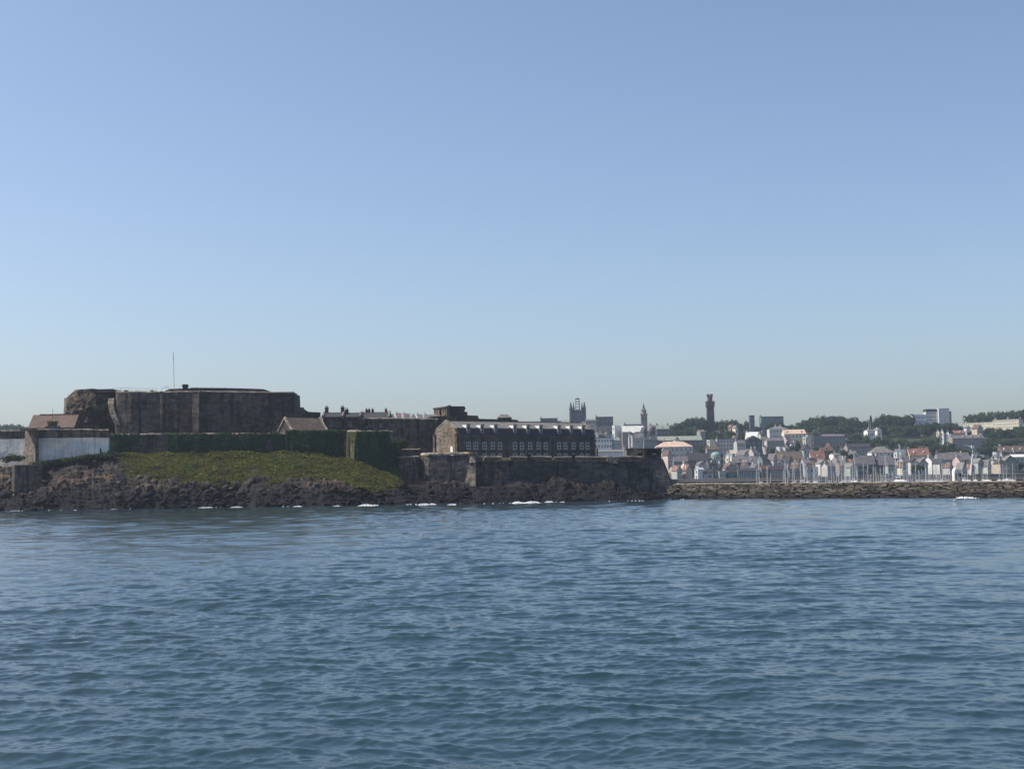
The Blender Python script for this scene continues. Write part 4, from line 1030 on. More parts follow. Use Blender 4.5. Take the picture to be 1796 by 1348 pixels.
# ------------------------------------------------------------------ houses
rnd = random.Random(12)
HOUSES = []
def house(x0,x1,yr,ye,yb,wm,rm,kind,rows,cols,label=None,name='house',cat='house',d=None,D=None,ch=1,rot=0.0,fm='frame',group=None,winh=1.95,winw=1.3,para=.6,chm=None,z0=0.0,gw=True):
    cx = (x0+x1)/2
    d = d or depth_for(cx, yb)
    base = at(cx, yb, d) if yb else Vector((at(cx,hz(cx),d).x, d, tz(0,d)))
    W = (x1-x0)*d/FPX; D = D or min(max(W*.75, 8.0), 14.0)
    if not rot and W < 9.5 and kind != 'f': rot = rnd.uniform(9,27)
    if rot: W = max(3., (W-D*abs(math.sin(R(rot))))/math.cos(R(rot)))
    h = at(cx,ye,d).z-base.z; hr = at(cx,yr,d+(0 if kind=='g' else D*.5)).z-base.z
    r = empty(name, base, label, cat, group, R(rot)); r['_p'] = 1
    del r['_p']
    e = .35; lo = min(-5., tz(0,d)-base.z-2.5)
    wmb = MB()
    if kind == 'g': wmb.prism([(-W/2,lo),(W/2,lo),(W/2,h),(0,hr-.2),(-W/2,h)],'y',0,D)
    elif kind == 's': wmb.prism([(0,lo),(0,h),(D/2,hr-.2),(D,h),(D,lo)],'x',-W/2,W/2)
    else: wmb.box(-W/2,W/2,0,D,lo,h)
    wmb.build('wall', M[wm], r)
    if kind == 'g':
        mb = MB()
        for s in (-1,1):
            k = (hr-h)/(W/2); xo, zo = s*(W/2+e), h-k*e
            vs = [(xo,-e,zo),(0,-e,hr),(0,D+e,hr),(xo,D+e,zo)]; vs = vs+[(x,y,z+.28) for x,y,z in vs]
            mb.add(vs, SF_BOX)
        ro = mb.build('roof', M[rm], r)
    elif kind == 's':
        mb = MB(); k = (hr-h)/(D/2)
        for y0,y1 in ((-e,D/2),(D+e,D/2)):
            vs = [(-W/2-e*.4,y0,h-k*e),(W/2+e*.4,y0,h-k*e),(W/2+e*.4,y1,hr),(-W/2-e*.4,y1,hr)]; vs = vs+[(x,y,z+.28) for x,y,z in vs]
            mb.add(vs, SF_BOX)
        ro = mb.build('roof', M[rm], r)
    elif kind == 'h':
        rl = max(W-D,W*.25)/2
        vs = [(-W/2-e,-e,h),(W/2+e,-e,h),(W/2+e,D+e,h),(-W/2-e,D+e,h),(-rl,D/2,hr),(rl,D/2,hr)]
        ro = MB().add(vs,[(0,1,5,4),(1,2,5),(2,3,4,5),(3,0,4),(3,2,1,0)]).build('roof', M[rm], r)
    else:
        mb = MB().box(-W/2-.15,W/2+.15,-.15,D+.15,h+.003,h+para)
        ro = mb.build('roof', M[rm], r)
    if kind == 'g' and W > 4.5:
        mb = MB(); k = (hr-h)/(W/2)
        for s in (-1,1): mb.add([(s*(W/2+e+.02),-e-.12,h-k*e-.35),(0,-e-.12,hr-.35),(0,-e-.02,hr-.35),(s*(W/2+e+.02),-e-.02,h-k*e-.35),(s*(W/2+e+.02),-e-.12,h-k*e+.2),(0,-e-.12,hr+.25),(0,-e-.02,hr+.25),(s*(W/2+e+.02),-e-.02,h-k*e+.2)], SF_BOX)
        mb.build('bargeboard', M[rnd.choice(('roof_white','w_pale','w_lilac','w_dark'))], ro)
    if kind == 's' and hr-h > 2.6 and W > 6 and name == 'house':
        nd_ = max(1,int(W/6)); k = (hr-h)/(D/2)
        for j in range(nd_):
            if rnd.random() < .25: continue
            x = -W/2+W*(j+.5)/nd_+rnd.uniform(-.4,.4); z0_ = h+(hr-h)*.28; y0_ = D/2*.28; hh_ = min(1.5,(hr-h)*.5); wd_ = rnd.choice((.75,.9))
            dm = MB().prism([(x-wd_,z0_),(x+wd_,z0_),(x+wd_,z0_+hh_*.75),(x,z0_+hh_*1.25),(x-wd_,z0_+hh_*.75)],'y',y0_-.25,y0_+hh_/k+.6).build('dormer', M[rnd.choice(('roof_white','w_pale','w_lilac',wm))], ro)
            put_window(dm, x, z0_+hh_*.42, wd_*1.1, hh_*.6, y=y0_-.27, fm=fm)
    top = hr if kind != 'f' else h+para
    for c in range(ch):
        px_ = (-1 if c == 0 else 1)*(W/2-.8) if kind in 'sf' else (rnd.choice((-1,1))*W*.22 if kind == 'g' else (-1,1)[c%2]*max(W-D,W*.25)/2)
        py_ = D/2 if kind != 'g' else D*(.3+.4*c)
        t_ = (hr-h)/(W/2)*abs(px_) if kind == 'g' else 0
        zc_ = top-t_
        cb = MB().box(px_-.55,px_+.55,py_-.45,py_+.45,zc_-.9,zc_+1.35).box(px_-.65,px_+.65,py_-.55,py_+.55,zc_+1.36,zc_+1.55)
        co = cb.build('chimney', M[chm or wm], ro)
        for dx in (-.28,.28): MB().lathe((px_+dx,py_),[(.17,zc_+1.55),(.14,zc_+2.1),(.03,zc_+2.1)],6).build('chimney_pot', M['tile_rust'], co)
    if rows and cols:
        for i in range(rows):
            for j in range(cols):
                zz = h*(i+.5)/rows+.1; xx = -W/2+W*(j+.5)/cols
                put_window(r, xx, zz, min(winw,W/cols*.62), min(winh,h/rows*.62), fm=fm)
        if kind == 'g' and hr-h > 2.2 and gw: put_window(r, 0, h+(hr-h)*.35, .9, 1.2, fm=fm)
    HOUSES.append((r, base.x, d, W, D))
    return r, W, D, h, hr, ro
H = house
# -- left of the barracks, roofs seen over the long curtain wall
H(683,694,726,731.5,741,'w_pale','slate_pale','g',0,0,'pale gable end house just right of the dark slate roof above the curtain wall',d=1500)
H(694,706,724.5,731,741,'w_cream','tile_red','s',0,0,'house with a faded red roof above the long curtain wall',d=1510)
H(707,720,725,731.5,741,'w_pale','slate_lilac','s',0,0,'house with a lilac grey roof and white gable right of the faded red roof',d=1505)
H(719,731,725.5,731.5,741,'w_white','slate_pale','g',0,0,'white gabled house near the middle of the roofs above the curtain wall',d=1515)
H(731,744,726.5,732,741,'w_pale','slate_pale','s',0,0,'long pale roofed house left of the gun tower above the curtain wall',d=1500)
H(744,760,727,732.5,741,'w_stonewall','slate_lilac','s',0,0,'last grey roofed house immediately left of the gun tower',d=1512)
# -- skyline between gun tower and pinnacled tower
H(948,978,731,734,748,'w_slatewall','slate_lilac','f',0,0,'flat grey block with a plant room on the skyline above the barracks roof',name='office_block',cat='building',d=1480,ch=1)
H(976,1000,737,741,748,'w_stonewall','roof_green','s',0,0,'low grey green roof touching the left side of the pinnacled tower',d=1490)
H(905,946,739.5,743,750,'w_slatewall','slate','s',0,0,'long low dark roof barely showing above the barracks ridge',d=1470)
# -- college block left of centre
H(1046,1076,730,731.5,770,'w_slatewall','slate_lilac','f',3,4,'tall purple grey block with a flat roof right of the pinnacled tower',name='college_block',cat='building',d=1440,ch=1)
H(1027,1047,735.5,738,770,'w_stonewall','slate_lilac','s',2,3,'lower wing joining the pinnacled tower to the tall purple block',name='college_wing',cat='building',d=1436)
H(1028,1050,742,750,775,'w_lilac','slate_lilac','g',2,2,'lilac gabled house directly right of the barracks roof end',d=1360)
H(1048,1073,747,756,778,'w_slatewall','slate','s',2,3,'blue grey slate roofed house below the tall purple block',d=1330,ch=2)
H(1046,1062,756,762,782,'w_teal','slate_lilac','s',1,2,'small teal fronted house above the white many windowed building',d=1260)
H(1060,1074,757,764,782,'w_lilac','slate','g',1,1,'small lilac gabled house above the white many windowed building',d=1262)
H(1073,1080,745,747,778,'w_white','roof_white','f',3,1,'narrow bright white building standing upright below the purple block',d=1300,ch=0,rot=-44)
H(1079,1091,746,749.5,778,'w_tan','tile_brown','f',3,2,'tan flat topped building right of the narrow white one',d=1310)
H(1043.5,1074,766,768,797,'w_white','slate','f',3,6,'white building with rows of dark windows beside the barracks end',name='hotel',cat='building',d=1190,ch=0,winw=1.5,winh=2.4)
H(1074,1092,767,772,800,'w_green','roof_green','s',2,3,'grey green building between the white hotel and the statue column',d=1195)
H(1045,1099,789,792,812,'w_pale','slate_pale','s',1,5,'long pale shed roof between the barracks end and the lookout hut',name='shed',cat='shed',d=1020,ch=0)
# church with a white roof
H(1092,1130,747,757,783,'w_stonewall','w_pale','s',2,6,'large grey hall with a bright white sloping roof left of the church',name='hall',cat='building',d=1290,ch=0)
H(1096,1128,744,746,775,'w_stonewall','slate','s',0,0,'long dark ridge behind the white roofed hall',d=1360,ch=1)
H(1127,1139,749,757,790,'w_slatewall','slate','g',2,1,'left one of two dark steep gables right of the white roofed hall',d=1270,ch=0)
H(1139.5,1152,749,757,790,'w_slatewall','slate','g',2,1,'right one of two dark steep gables right of the white roofed hall',d=1272,ch=1)
H(1140,1154,745.5,748.5,775,'w_stonewall','slate_lilac','s',0,0,'small grey roof right beside the domed church tower',d=1370)
H(1152,1174,745.5,752,778,'w_slatewall','roof_green','s',2,4,'pale green roofed building right of the two dark gables',d=1320,ch=2)
H(1104,1130,760,768,795,'w_lilac','slate_lilac','s',2,4,'lilac grey building behind the slim capped column',d=1215)
H(1130,1153,764,772,795,'w_teal','slate','s',2,4,'blue grey building left of the long green market roof',d=1200)
H(1152,1232,765,772,797,'w_slatewall','roof_green','s',2,10,'long market hall with a grey green roof and arched dormer',name='market_hall',cat='market hall',d=1205,ch=0)
H(1184,1193,765.5,770.5,797,'w_pale','slate_pale','g',1,1,'little arched gable projecting from the long green market roof',d=1196,ch=0,D=8)
# -- waterfront hotel with peach roof and neighbours
H(1152,1216,774,783,815,'w_lilac','roof_peach','h',3,8,'large hotel with a peach coloured hipped roof behind the bastion end',name='hotel',cat='hotel',d=1120,ch=1,winw=1.5,winh=2.0)
H(1168,1182,789,797,822,'w_pink','tile_rust','g',3,2,'tall pink gabled house rising beside the sloping end of the bastion',d=1075)
H(1160,1170,786,792,822,'w_white','slate_pale','g',3,1,'slim white gabled house left of the tall pink one',d=1085,ch=0)
H(1207,1243,795,807,822,'w_slatewall','slate','s',1,6,'long dark slate roof right of the peach roofed hotel',name='warehouse',cat='warehouse',d=1085,ch=1)
H(1182,1207,800,809,824,'w_teal','slate_lilac','s',1,4,'low lilac roofed house between pink house and dark slate roof',d=1060)
H(1184,1200.5,816,824,841,'w_green','tile_red','g',2,2,'left cottage of a pair with pink red gables beside the bastion end',d=1004,ch=1,chm='w_pink')
H(1201,1217,815,824,841,'w_stonewall','tile_red','g',2,2,'right cottage of a pair with pink red gables beside the bastion end',d=1005,ch=1,chm='w_white')
H(1218,1225,820,823,841,'w_white','roof_white','g',2,1,'narrow bright white house between red gabled cottage and wide grey house',d=1000,ch=0,D=7,rot=-44)
H(1225,1252,822,829.5,841,'w_lilac','slate','s',1,2,'wide grey house with a dark slate roof and one broad window',d=1003,ch=0,winw=6,winh=2.2)
H(1224,1240,809,815,830,'w_lilac','slate_lilac','g',1,2,'lilac gable with a white chimney above the wide grey house',d=1035,chm='w_white')
H(1241,1262,806,814,836,'w_slatewall','slate','s',2,3,'dark blue grey house behind the pale green waterfront pavilion',d=1040)
H(1262,1274,824,826.5,841,'w_green','roof_green','f',1,3,'pale green waterfront pavilion with slim columns',name='pavilion',cat='pavilion',d=1001,ch=0)
H(1252,1262,822,827,841,'w_teal','slate','s',2,1,'dark teal house squeezed left of the green pavilion',d=1006)
H(1274,1289,811,818,832,'w_white','slate_pale','g',2,2,'white gabled house with a bright balcony above the dark quay shop',d=1035,ch=0)
H(1274.5,1298,822,828,841,'w_slatewall','slate','s',2,4,'dark blue quay shop right of the green pavilion',name='shop',cat='shop',d=1003)
H(1272,1279,796,800,812,'w_white','roof_white','g',1,1,'bright white gable like a small chapel front right of the copper dome',d=1120,ch=0,D=6,rot=-44)
H(1283.5,1288,799,801,815,'w_cream','roof_white','f',2,1,'very slim cream house right of the bright white gable',d=1110,ch=0)
H(1274,1300,787.5,790,805,'w_cream','roof_white','f',1,4,'cream building with a flat white edged roof and arched openings',d=1150,ch=0,winh=3,winw=2.2,rot=-44)
H(1288,1330,800,811,828,'w_slatewall','slate_lilac','s',1,5,'wide purple slate roof with pale dormers left of the teal houses',d=1065,ch=2)
H(1300,1318,789,797,812,'w_lilac','slate_lilac','g',2,2,'lilac gabled house above the wide purple roof',d=1110)
H(1318,1336,786,795,812,'w_lilac','slate_lilac','s',2,3,'lilac terrace house under the cream gabled villa',d=1125,ch=2)
H(1295,1331.5,821,826,841,'w_teal','slate','s',2,5,'long teal grey quay building with pale piers',name='warehouse',cat='warehouse',d=1000,ch=0,winw=2.2)
H(1334,1352,797,806,832,'w_teal','slate','s',2,3,'teal slate house with a broad flat front in the second row',d=1045,ch=1)
H(1334,1352,816,822,841,'w_brown','tile_rust','s',2,3,'purple brown shop house low on the quay below the teal house',name='shop',cat='shop',d=1003)
H(1341,1350,814,817,832,'w_pale','roof_white','f',2,2,'small pale flat roofed house squeezed behind the purple brown shop',d=1025,ch=0)
H(1353,1368,795.5,805,828,'w_lilac','slate_lilac','g',3,2,'lilac steep gabled house left in a matching pair',d=1045,ch=0)
H(1368,1382.5,797,806,828,'w_pale','tile_brown','g',3,2,'paler steep gabled house right of the lilac one',d=1046,ch=0)
H(1352,1378,818,824,841,'w_stonewall','slate','s',2,4,'grey quay shop below the pair of steep gables',name='shop',cat='shop',d=1003)
H(1382.5,1394,799.5,808,834,'w_slatewall','slate','g',3,1,'dark slate hung gable house standing out among paler fronts',d=1030,ch=0)
H(1383,1406,822,827,841,'w_teal','slate','s',2,4,'dark green blue quay shop below the slate hung gable',name='shop',cat='shop',d=1001)
H(1364,1410,792,805,822,'w_tan','tile_brown','s',1,6,'long brown tiled roof behind the steep gables',name='warehouse',cat='warehouse',d=1090,ch=2)
H(1394,1409,806,813,834,'w_lilac','tile_brown','g',2,2,'lilac gable under the right end of the long brown roof',d=1035)
H(1409,1426,805,812,836,'w_lilac','slate_lilac','s',3,3,'lilac grey front with three storeys of windows near the middle of the seafront',d=1032,ch=2)
H(1413,1435,816,820,841,'w_green','roof_green','f',2,3,'grey green quay building with a white balcony rail',name='restaurant',cat='restaurant',d=1000,ch=0,winw=3,winh=2.2)
H(1423,1448,791,804,822,'w_pink','tile_red','s',1,3,'house under a broad red purple roof left of the white bungalow',d=1100,ch=1)
H(1426,1436,806.5,814,832,'w_brown','tile_rust','h',1,2,'small brown square house with a dark hipped roof',d=1050,ch=0)
H(1437,1456,806,812,838,'w_pale','slate_pale','g',3,2,'pale gabled quay house with a dark left window bay',d=1020,rot=12)
H(1448,1470,812,818,841,'w_lilac','slate_lilac','s',2,4,'lilac grey terrace house behind the first cluster of masts',d=1008,ch=2)
H(1460,1478,795,797.5,812,'w_white','slate_pale','s',1,4,'white bungalow with a low grey roof behind the masts',name='bungalow',cat='bungalow',d=1110,ch=0)
H(1466,1480,801,808,822,'w_stonewall','slate_pale','s',1,3,'grey roofed house just below the white bungalow',d=1075)
H(1478,1491,799,808,822,'w_pale','slate_lilac','g',1,2,'pale gable right of the grey roof below the bungalow',d=1070)
H(1470,1488,809,816,840,'w_stonewall','slate_pale','s',2,3,'stone grey quay house with a plain pale roof among the masts',d=1015,ch=1)
H(1488,1504,812,819,841,'w_green','slate_pale','g',2,2,'grey green gabled quay house among the masts',d=1008,ch=0)
H(1503,1524,814,818,841,'w_slatewall','slate','s',2,3,'dark navy quay building left of the green hedge',name='warehouse',cat='warehouse',d=1003,ch=0)
H(1503,1536,799,814,832,'w_slatewall','slate_lilac','s',1,5,'wide lilac slate roof with two oval dormers',name='warehouse',cat='warehouse',d=1050,ch=1)
H(1536,1570,801,815,832,'w_slatewall','slate_lilac','s',1,5,'wide purple slate roof below the large hipped roof',name='warehouse',cat='warehouse',d=1052,ch=2)
H(1487,1528,778,784,800,'w_stonewall','slate','s',1,8,'long dark roofed block with a pale eave below the wood',name='school',cat='building',d=1190,ch=1)
H(1529,1569,782.5,793,806,'w_white','slate_pale','h',2,6,'white villa under a large grey hipped roof',name='villa',cat='villa',d=1140,ch=0)
H(1567.5,1574,788,794,810,'w_white','roof_white','g',2,1,'left one of two bright white pointed gables right of the hipped villa',d=1085,ch=0,D=7,rot=-44)
H(1574,1580.5,788,794,810,'w_white','roof_white','g',2,1,'right one of two bright white pointed gables right of the hipped villa',d=1086,ch=0,D=7,rot=-44)
H(1558,1574,814,818,841,'w_green','roof_green','f',2,3,'grey green boxy quay building below the purple roof',name='warehouse',cat='warehouse',d=1002,ch=0)
H(1580,1598,785,797,812,'w_tan','tile_brown','s',1,3,'brown roofed wing left of the large red roof',d=1115,ch=1)
H(1596,1632,786.5,798,812,'w_cream','tile_red','s',1,6,'large house with a red roof and white dormers',d=1112,ch=2,chm='w_tan')
H(1583,1600,803,810,836,'w_lilac','slate_lilac','s',2,3,'lilac house behind leaning masts below the red roof',d=1030,ch=1)
H(1598,1612,806,811,838,'w_pale','slate_pale','f',2,3,'pale flat roofed house behind the leafy quay trees',d=1022,ch=0)
H(1610,1631,804,813,838,'w_lilac','slate_lilac','g',2,2,'broad lilac gable left of the white mansard house',d=1025,ch=0)
H(1630,1648,801,808,832,'w_white','slate_lilac','s',2,3,'white house with a bright bargeboard left half of a pair',d=1040,ch=1)
H(1645,1662,804,812,836,'w_pale','slate','g',3,2,'pale gable with a dark roof right of the white bargeboard house',d=1028,ch=0)
H(1647,1704,794,806,822,'w_stonewall','slate_lilac','s',1,9,'very long grey roof with light patches behind the breakwater hut',name='warehouse',cat='warehouse',d=1085,ch=1)
H(1663,1676,813,819,838,'w_lilac','tile_rust','g',2,1,'small gable with rust red tiles behind the breakwater hut',d=1015,ch=1)
H(1685,1700,811,822,836,'w_green','slate_pale','g',1,2,'grey green gable beside the leaning white harbour crane',d=1012,ch=0)
H(1701,1713,814,820,836,'w_pink','tile_red','g',2,1,'small pink house right of the leaning white harbour crane',d=1018,ch=0)
H(1713,1729,804,810,836,'w_green','slate_pale','g',3,2,'grey green tall gabled house right of the pink one',d=1030)
H(1728,1744,806.5,816,834,'w_pale','slate_lilac','g',2,2,'pale gable with a wide cross barred window',d=1026,ch=0)
H(1743,1763,806,814,834,'w_lilac','slate_pale','s',2,4,'lilac terrace house between pale gable and big grey gable',d=1032,ch=2)
H(1760,1787,798.5,811,832,'w_stonewall','slate_pale','g',1,3,'big grey gabled house with three dark windows in a row',d=1040,ch=0,winh=2.2)
H(1778,1815,797,801,832,'w_lilac','roof_white','s',3,6,'large lilac building with a pale roof edge at the right edge',name='hotel',cat='building',d=1060,ch=0)
H(1711,1727,795.5,798,812,'w_white','roof_white','f',1,4,'low white strip of building below the dark trees at right',name='bungalow',cat='bungalow',d=1120,ch=0)
H(1741.5,1748,792.5,794,812,'w_white','roof_white','f',2,1,'small upright white block right of the low white strip',d=1125,ch=0,rot=-44)
H(1758,1800,782,792,806,'w_brown','tile_brown','s',1,5,'long brown roofed house with one white chimney near the right edge',d=1150,ch=1,chm='w_white')
# -- terraces on the slope
H(1238,1247,770,772.5,792,'w_cream','roof_white','f',3,1,'tall narrow cream house at the left end of the lilac terrace',d=1180,ch=0,rot=-44)
H(1248,1257,770,774,792,'w_lilac','slate_lilac','f',3,2,'narrow lilac house second in the terrace below the wooded tower',d=1185)
H(1258,1290,767,770,792,'w_lilac','slate_lilac','f',3,6,'wide lilac terrace house with arched ground floor windows',d=1190,ch=2)
H(1291,1309,772,777,794,'w_lilac','slate_lilac','s',2,4,'lilac terrace house right of the wide arched one',d=1180)
H(1240,1262,783,788,803,'w_stonewall','tile_brown','s',1,4,'brown roofed houses just above the copper dome',d=1140,ch=2)
H(1308,1337,764,772,792,'w_slatewall','slate','g',2,3,'dark shadowed gable under the cream bargeboards',d=1205,ch=0)
H(1311,1341,757.5,766,788,'w_cream','roof_white','s',1,4,'cream villa with pale roof and pointed gable in the middle of the slope',name='villa',cat='villa',d=1265,ch=2)
H(1326,1339,755,763,788,'w_cream','slate_pale','g',2,2,'pointed cream gable of twin small windows on the slope',d=1255,ch=1,rot=-44)
H(1338,1349,770,775,790,'w_white','roof_white','f',1,3,'white balconied house stepping down from the cream villa',d=1215,ch=0,winh=2.2,rot=-44)
H(1346,1376,768,773,792,'w_stonewall','slate_lilac','s',2,6,'stone grey terrace right of the white balconied house',d=1212,ch=2)
H(1360,1369,782.5,784.5,797,'w_white','roof_white','f',1,1,'bright white box house, taller left one of two',d=1150,ch=0,rot=-44)
H(1369,1380,784,786,797,'w_white','roof_white','f',1,2,'bright white box house with a frame like front, right of two',d=1150,ch=0,rot=-44)
H(1350,1384,747.5,752,770,'w_pale','slate_pale','h',2,6,'pale mansion with a hipped roof below the ivy clad block',name='mansion',cat='mansion',d=1370,ch=2,chm='w_white')
H(1376,1414,753.5,760.5,779,'w_cream','roof_peach','s',2,6,'long cream roofed building with pale columns on the slope',d=1300,ch=1)
H(1405,1417,764,767,787,'w_cream','roof_white','f',3,1,'tall sunlit cream house on the slope below the wooded hump',d=1235,ch=0,rot=-44)
H(1377,1392,764,772,788,'w_lilac','slate_lilac','s',2,3,'lilac house in front of the long cream roofed building',d=1240)
H(1390,1406,772,778,792,'w_lilac','slate','g',1,2,'lilac gable below the tall sunlit cream house',d=1200)
H(1417,1428,759,762,785,'w_tan','tile_brown','f',3,2,'tan flat fronted house right of the tall cream one',d=1245)
H(1428,1441,761,763,785,'w_teal','slate','f',3,3,'dark teal block right of the tan house',name='apartment_block',cat='building',d=1250,ch=0)
H(1441,1482,761.5,765,782,'w_stonewall','slate_lilac','s',2,8,'long grey terrace with a row of small windows below the wood',name='terrace',cat='terrace',d=1260,ch=3)
H(1380,1399,778,785,797,'w_slatewall','slate','s',1,3,'dark roofed house right of the white boxes',d=1150)
H(1408,1424,779,788,797,'w_green','slate','g',1,2,'green gable with white bargeboards left of the red purple roof',d=1145)
H(1440,1462,784,790,802,'w_brown','tile_rust','s',1,3,'brown house with rust roof among small trees above the bungalow',d=1130)
H(1520,1537,753.5,756,768,'w_white','slate_pale','s',1,4,'small white bungalow in the gap between the two woods',name='bungalow',cat='bungalow',d=1340,ch=0)
H(1537,1549,750.5,754,770,'w_white','slate_pale','g',1,1,'small white gable beside the bungalow between the woods',d=1345,ch=1)
H(1642,1648.5,751,757,775,'w_cream','slate','g',2,1,'leftmost of three narrow white gables below the tall white block',d=1285,ch=0,D=8,rot=-44)
H(1649,1656,750,757,775,'w_white','slate','g',2,1,'middle one of three narrow white gables below the tall white block',d=1284,ch=0,D=8,rot=-44)
H(1659.5,1665,754,759,775,'w_white','slate','g',2,1,'rightmost and smallest of three narrow white gables below the tall white block',d=1283,ch=0,D=8,rot=-44)
H(1664,1694,755,760,772,'w_pink','tile_red','s',1,6,'low pink house with a red roof right of the three white gables',d=1290,ch=1)
H(1671,1727,763,768.5,781,'w_stonewall','slate_lilac','s',1,8,'long grey slate house with two white end chimneys',d=1240,ch=2,chm='w_white')
H(1711,1728,744,751,764,'w_tan','tile_rust','g',1,2,'tan gabled house below the long white terrace',d=1350)
H(1686,1700,747,750,764,'w_white','slate_pale','s',1,3,'white house just below the left end of the long white terrace',d=1360,ch=0,rot=-44)
# long white terrace on the ridge, two stepped lengths
H(1691,1742,739.5,741,752,'w_cream','slate_pale','f',2,14,'left half of the long sunlit cream terrace on the ridge',name='terrace',cat='terrace',D=9,d=1490,ch=3,winw=1.1,winh=1.9,rot=-46)
H(1742,1787,734.5,736,752,'w_cream','slate_pale','f',3,12,'taller right half of the long sunlit cream terrace on the ridge',name='terrace',cat='terrace',D=9,d=1465,ch=3,winw=1.1,winh=1.9,rot=-46)
# hospital block
H(1647.5,1666,716,716.6,752,'w_pale','roof_white','f',0,0,'tall windowless white tower block on the skyline',name='tower_block',cat='building',d=1560,ch=0)
H(1625,1648,717.3,721.8,752,'w_pale','slate','f',5,5,'white block with dark top floor left of the windowless tower',name='office_block',cat='building',d=1565,ch=0,winw=3.4,winh=1.5,para=3)
H(1603,1627,726,727.5,752,'w_white','roof_white','f',3,6,'lower white wing with banded windows half hidden in trees',name='office_block',cat='building',d=1548,ch=0,winw=4,winh=1.5)
H(1665.5,1669.5,721,722,752,'w_stonewall','slate_pale','f',0,0,'narrow grey stair tower on the right side of the windowless tower',name='stair_tower',cat='building',d=1564,ch=0)
# ivy clad block and little tower on the skyline
H(1336,1375,729.5,731,762,'w_teal','slate','f',3,5,'dark ivy clad block with flat top on the skyline right of the tall stone tower',name='apartment_block',cat='building',d=1500,ch=1)
H(1316,1324,728,729,758,'w_slatewall','slate','f',3,1,'slim grey square tower left of the ivy clad block',name='small_tower',cat='tower',d=1500,ch=0)
H(1281,1290,744.5,748,762,'w_brown','tile_red','g',1,1,'small dark red gable among the trees left of the slim grey tower',d=1420)
H(1289,1296,746,750,764,'w_cream','slate_pale','g',1,1,'small cream gable among trees beside the dark red one',d=1410,ch=0)
H(1226,1240,754,757,768,'w_stonewall','slate_pale','s',1,4,'low house half buried in trees below the tall stone tower',d=1340,ch=0)

# -- smaller houses crowding the lanes between the named ones
LM = [(1256,797,'the copper dome'),(1185,778,'the peach roofed hotel'),(1436,797,'the red purple roof'),(1574,797,'the twin white gables'),(1680,830,'the breakwater hut'),
      (1774,808,'the big grey gable'),(1388,799,'the long brown roof'),(1550,788,'the large hipped roof'),(1370,787,'the white boxes'),(1325,765,'the cream villa'),(1309,806,'the wide purple roof'),
      (1343,808,'the teal slate house'),(1470,798,'the white bungalow'),(1614,793,'the red roofed house'),(1675,800,'the very long grey roof'),(1782,788,'the long brown roofed house'),(1190,769,'the green market hall'),
      (1274,778,'the lilac terrace'),(1411,775,'the tall cream house'),(1460,770,'the long grey terrace'),(1519,806,'the oval dormers'),(1225,800,'the long dark slate roof'),(1700,768,'the grey slate house')]
WN = {'w_white':'white','w_cream':'cream','w_pale':'pale grey','w_lilac':'lilac','w_stonewall':'stone grey','w_tan':'tan','w_pink':'pink'}
RN = {'slate':'dark slate','slate_lilac':'lilac slate','slate_pale':'pale grey','tile_brown':'brown tiled','tile_rust':'rust tiled'}
used = set(); made = 0; fr = random.Random(99)
for k in range(2600):
    if made >= 95: break
    px = fr.uniform(1188,1794); d = fr.choice((fr.uniform(1015,1110), fr.uniform(1050,1270)))
    if px < 1290: d = fr.uniform(1015,1170)
    if px > 1490 and d > 1160: continue
    W = fr.uniform(6,10); x = (px-CX)/FPX*d
    if any(abs(x-hx) < (W+hw)/2+.8 and abs(d-hd) < 11.5 for _,hx,hd,hw,_ in HOUSES): continue
    zb_ = tz(x,d); he = fr.uniform(5.0,8.2); hrid = he+fr.uniform(2.4,3.8)
    s_ = d/FPX; Y = lambda z: hz(px)-(z-CAMZ)/s_
    wm = fr.choice(['w_white','w_white','w_cream','w_pale','w_pale','w_lilac','w_lilac','w_stonewall','w_tan','w_pink']); rm = fr.choice(['slate','slate','slate_lilac','slate_lilac','slate_pale','slate_pale','tile_brown','tile_rust'])
    kind = fr.choice('ggssh')
    lab = None
    for lx,ly,ln in sorted(LM, key=lambda l: (l[0]-px)**2+(2*(l[1]-Y(zb_+he)))**2)[:4]:
        dx, dy = px-lx, Y(zb_+he)-ly
        rel = ('just right of' if dx > 0 else 'just left of') if abs(dx) > abs(dy)*1.3 else ('just below' if dy > 0 else 'just above')
        kd = {'g':'gable fronted house','s':'side on cottage','h':'hip roofed house'}[kind]
        c = f"small {WN[wm]} {kd} with a {RN[rm]} roof {rel} {ln}"
        if c not in used and len(c.split()) <= 16: lab = c; break
    if not lab: continue
    used.add(lab); made += 1
    H(px-W/2/s_, px+W/2/s_, Y(zb_+hrid), Y(zb_+he), Y(zb_), wm, rm, kind, 2, fr.choice((2,2,3)), lab, d=d, D=9.5, ch=fr.choice((0,1,1,2)) if kind != 'h' else 1, rot=fr.uniform(-38,-18) if fr.random() < .38 else fr.uniform(8,26), group='small houses between the larger ones', cat='house', name='small_house')
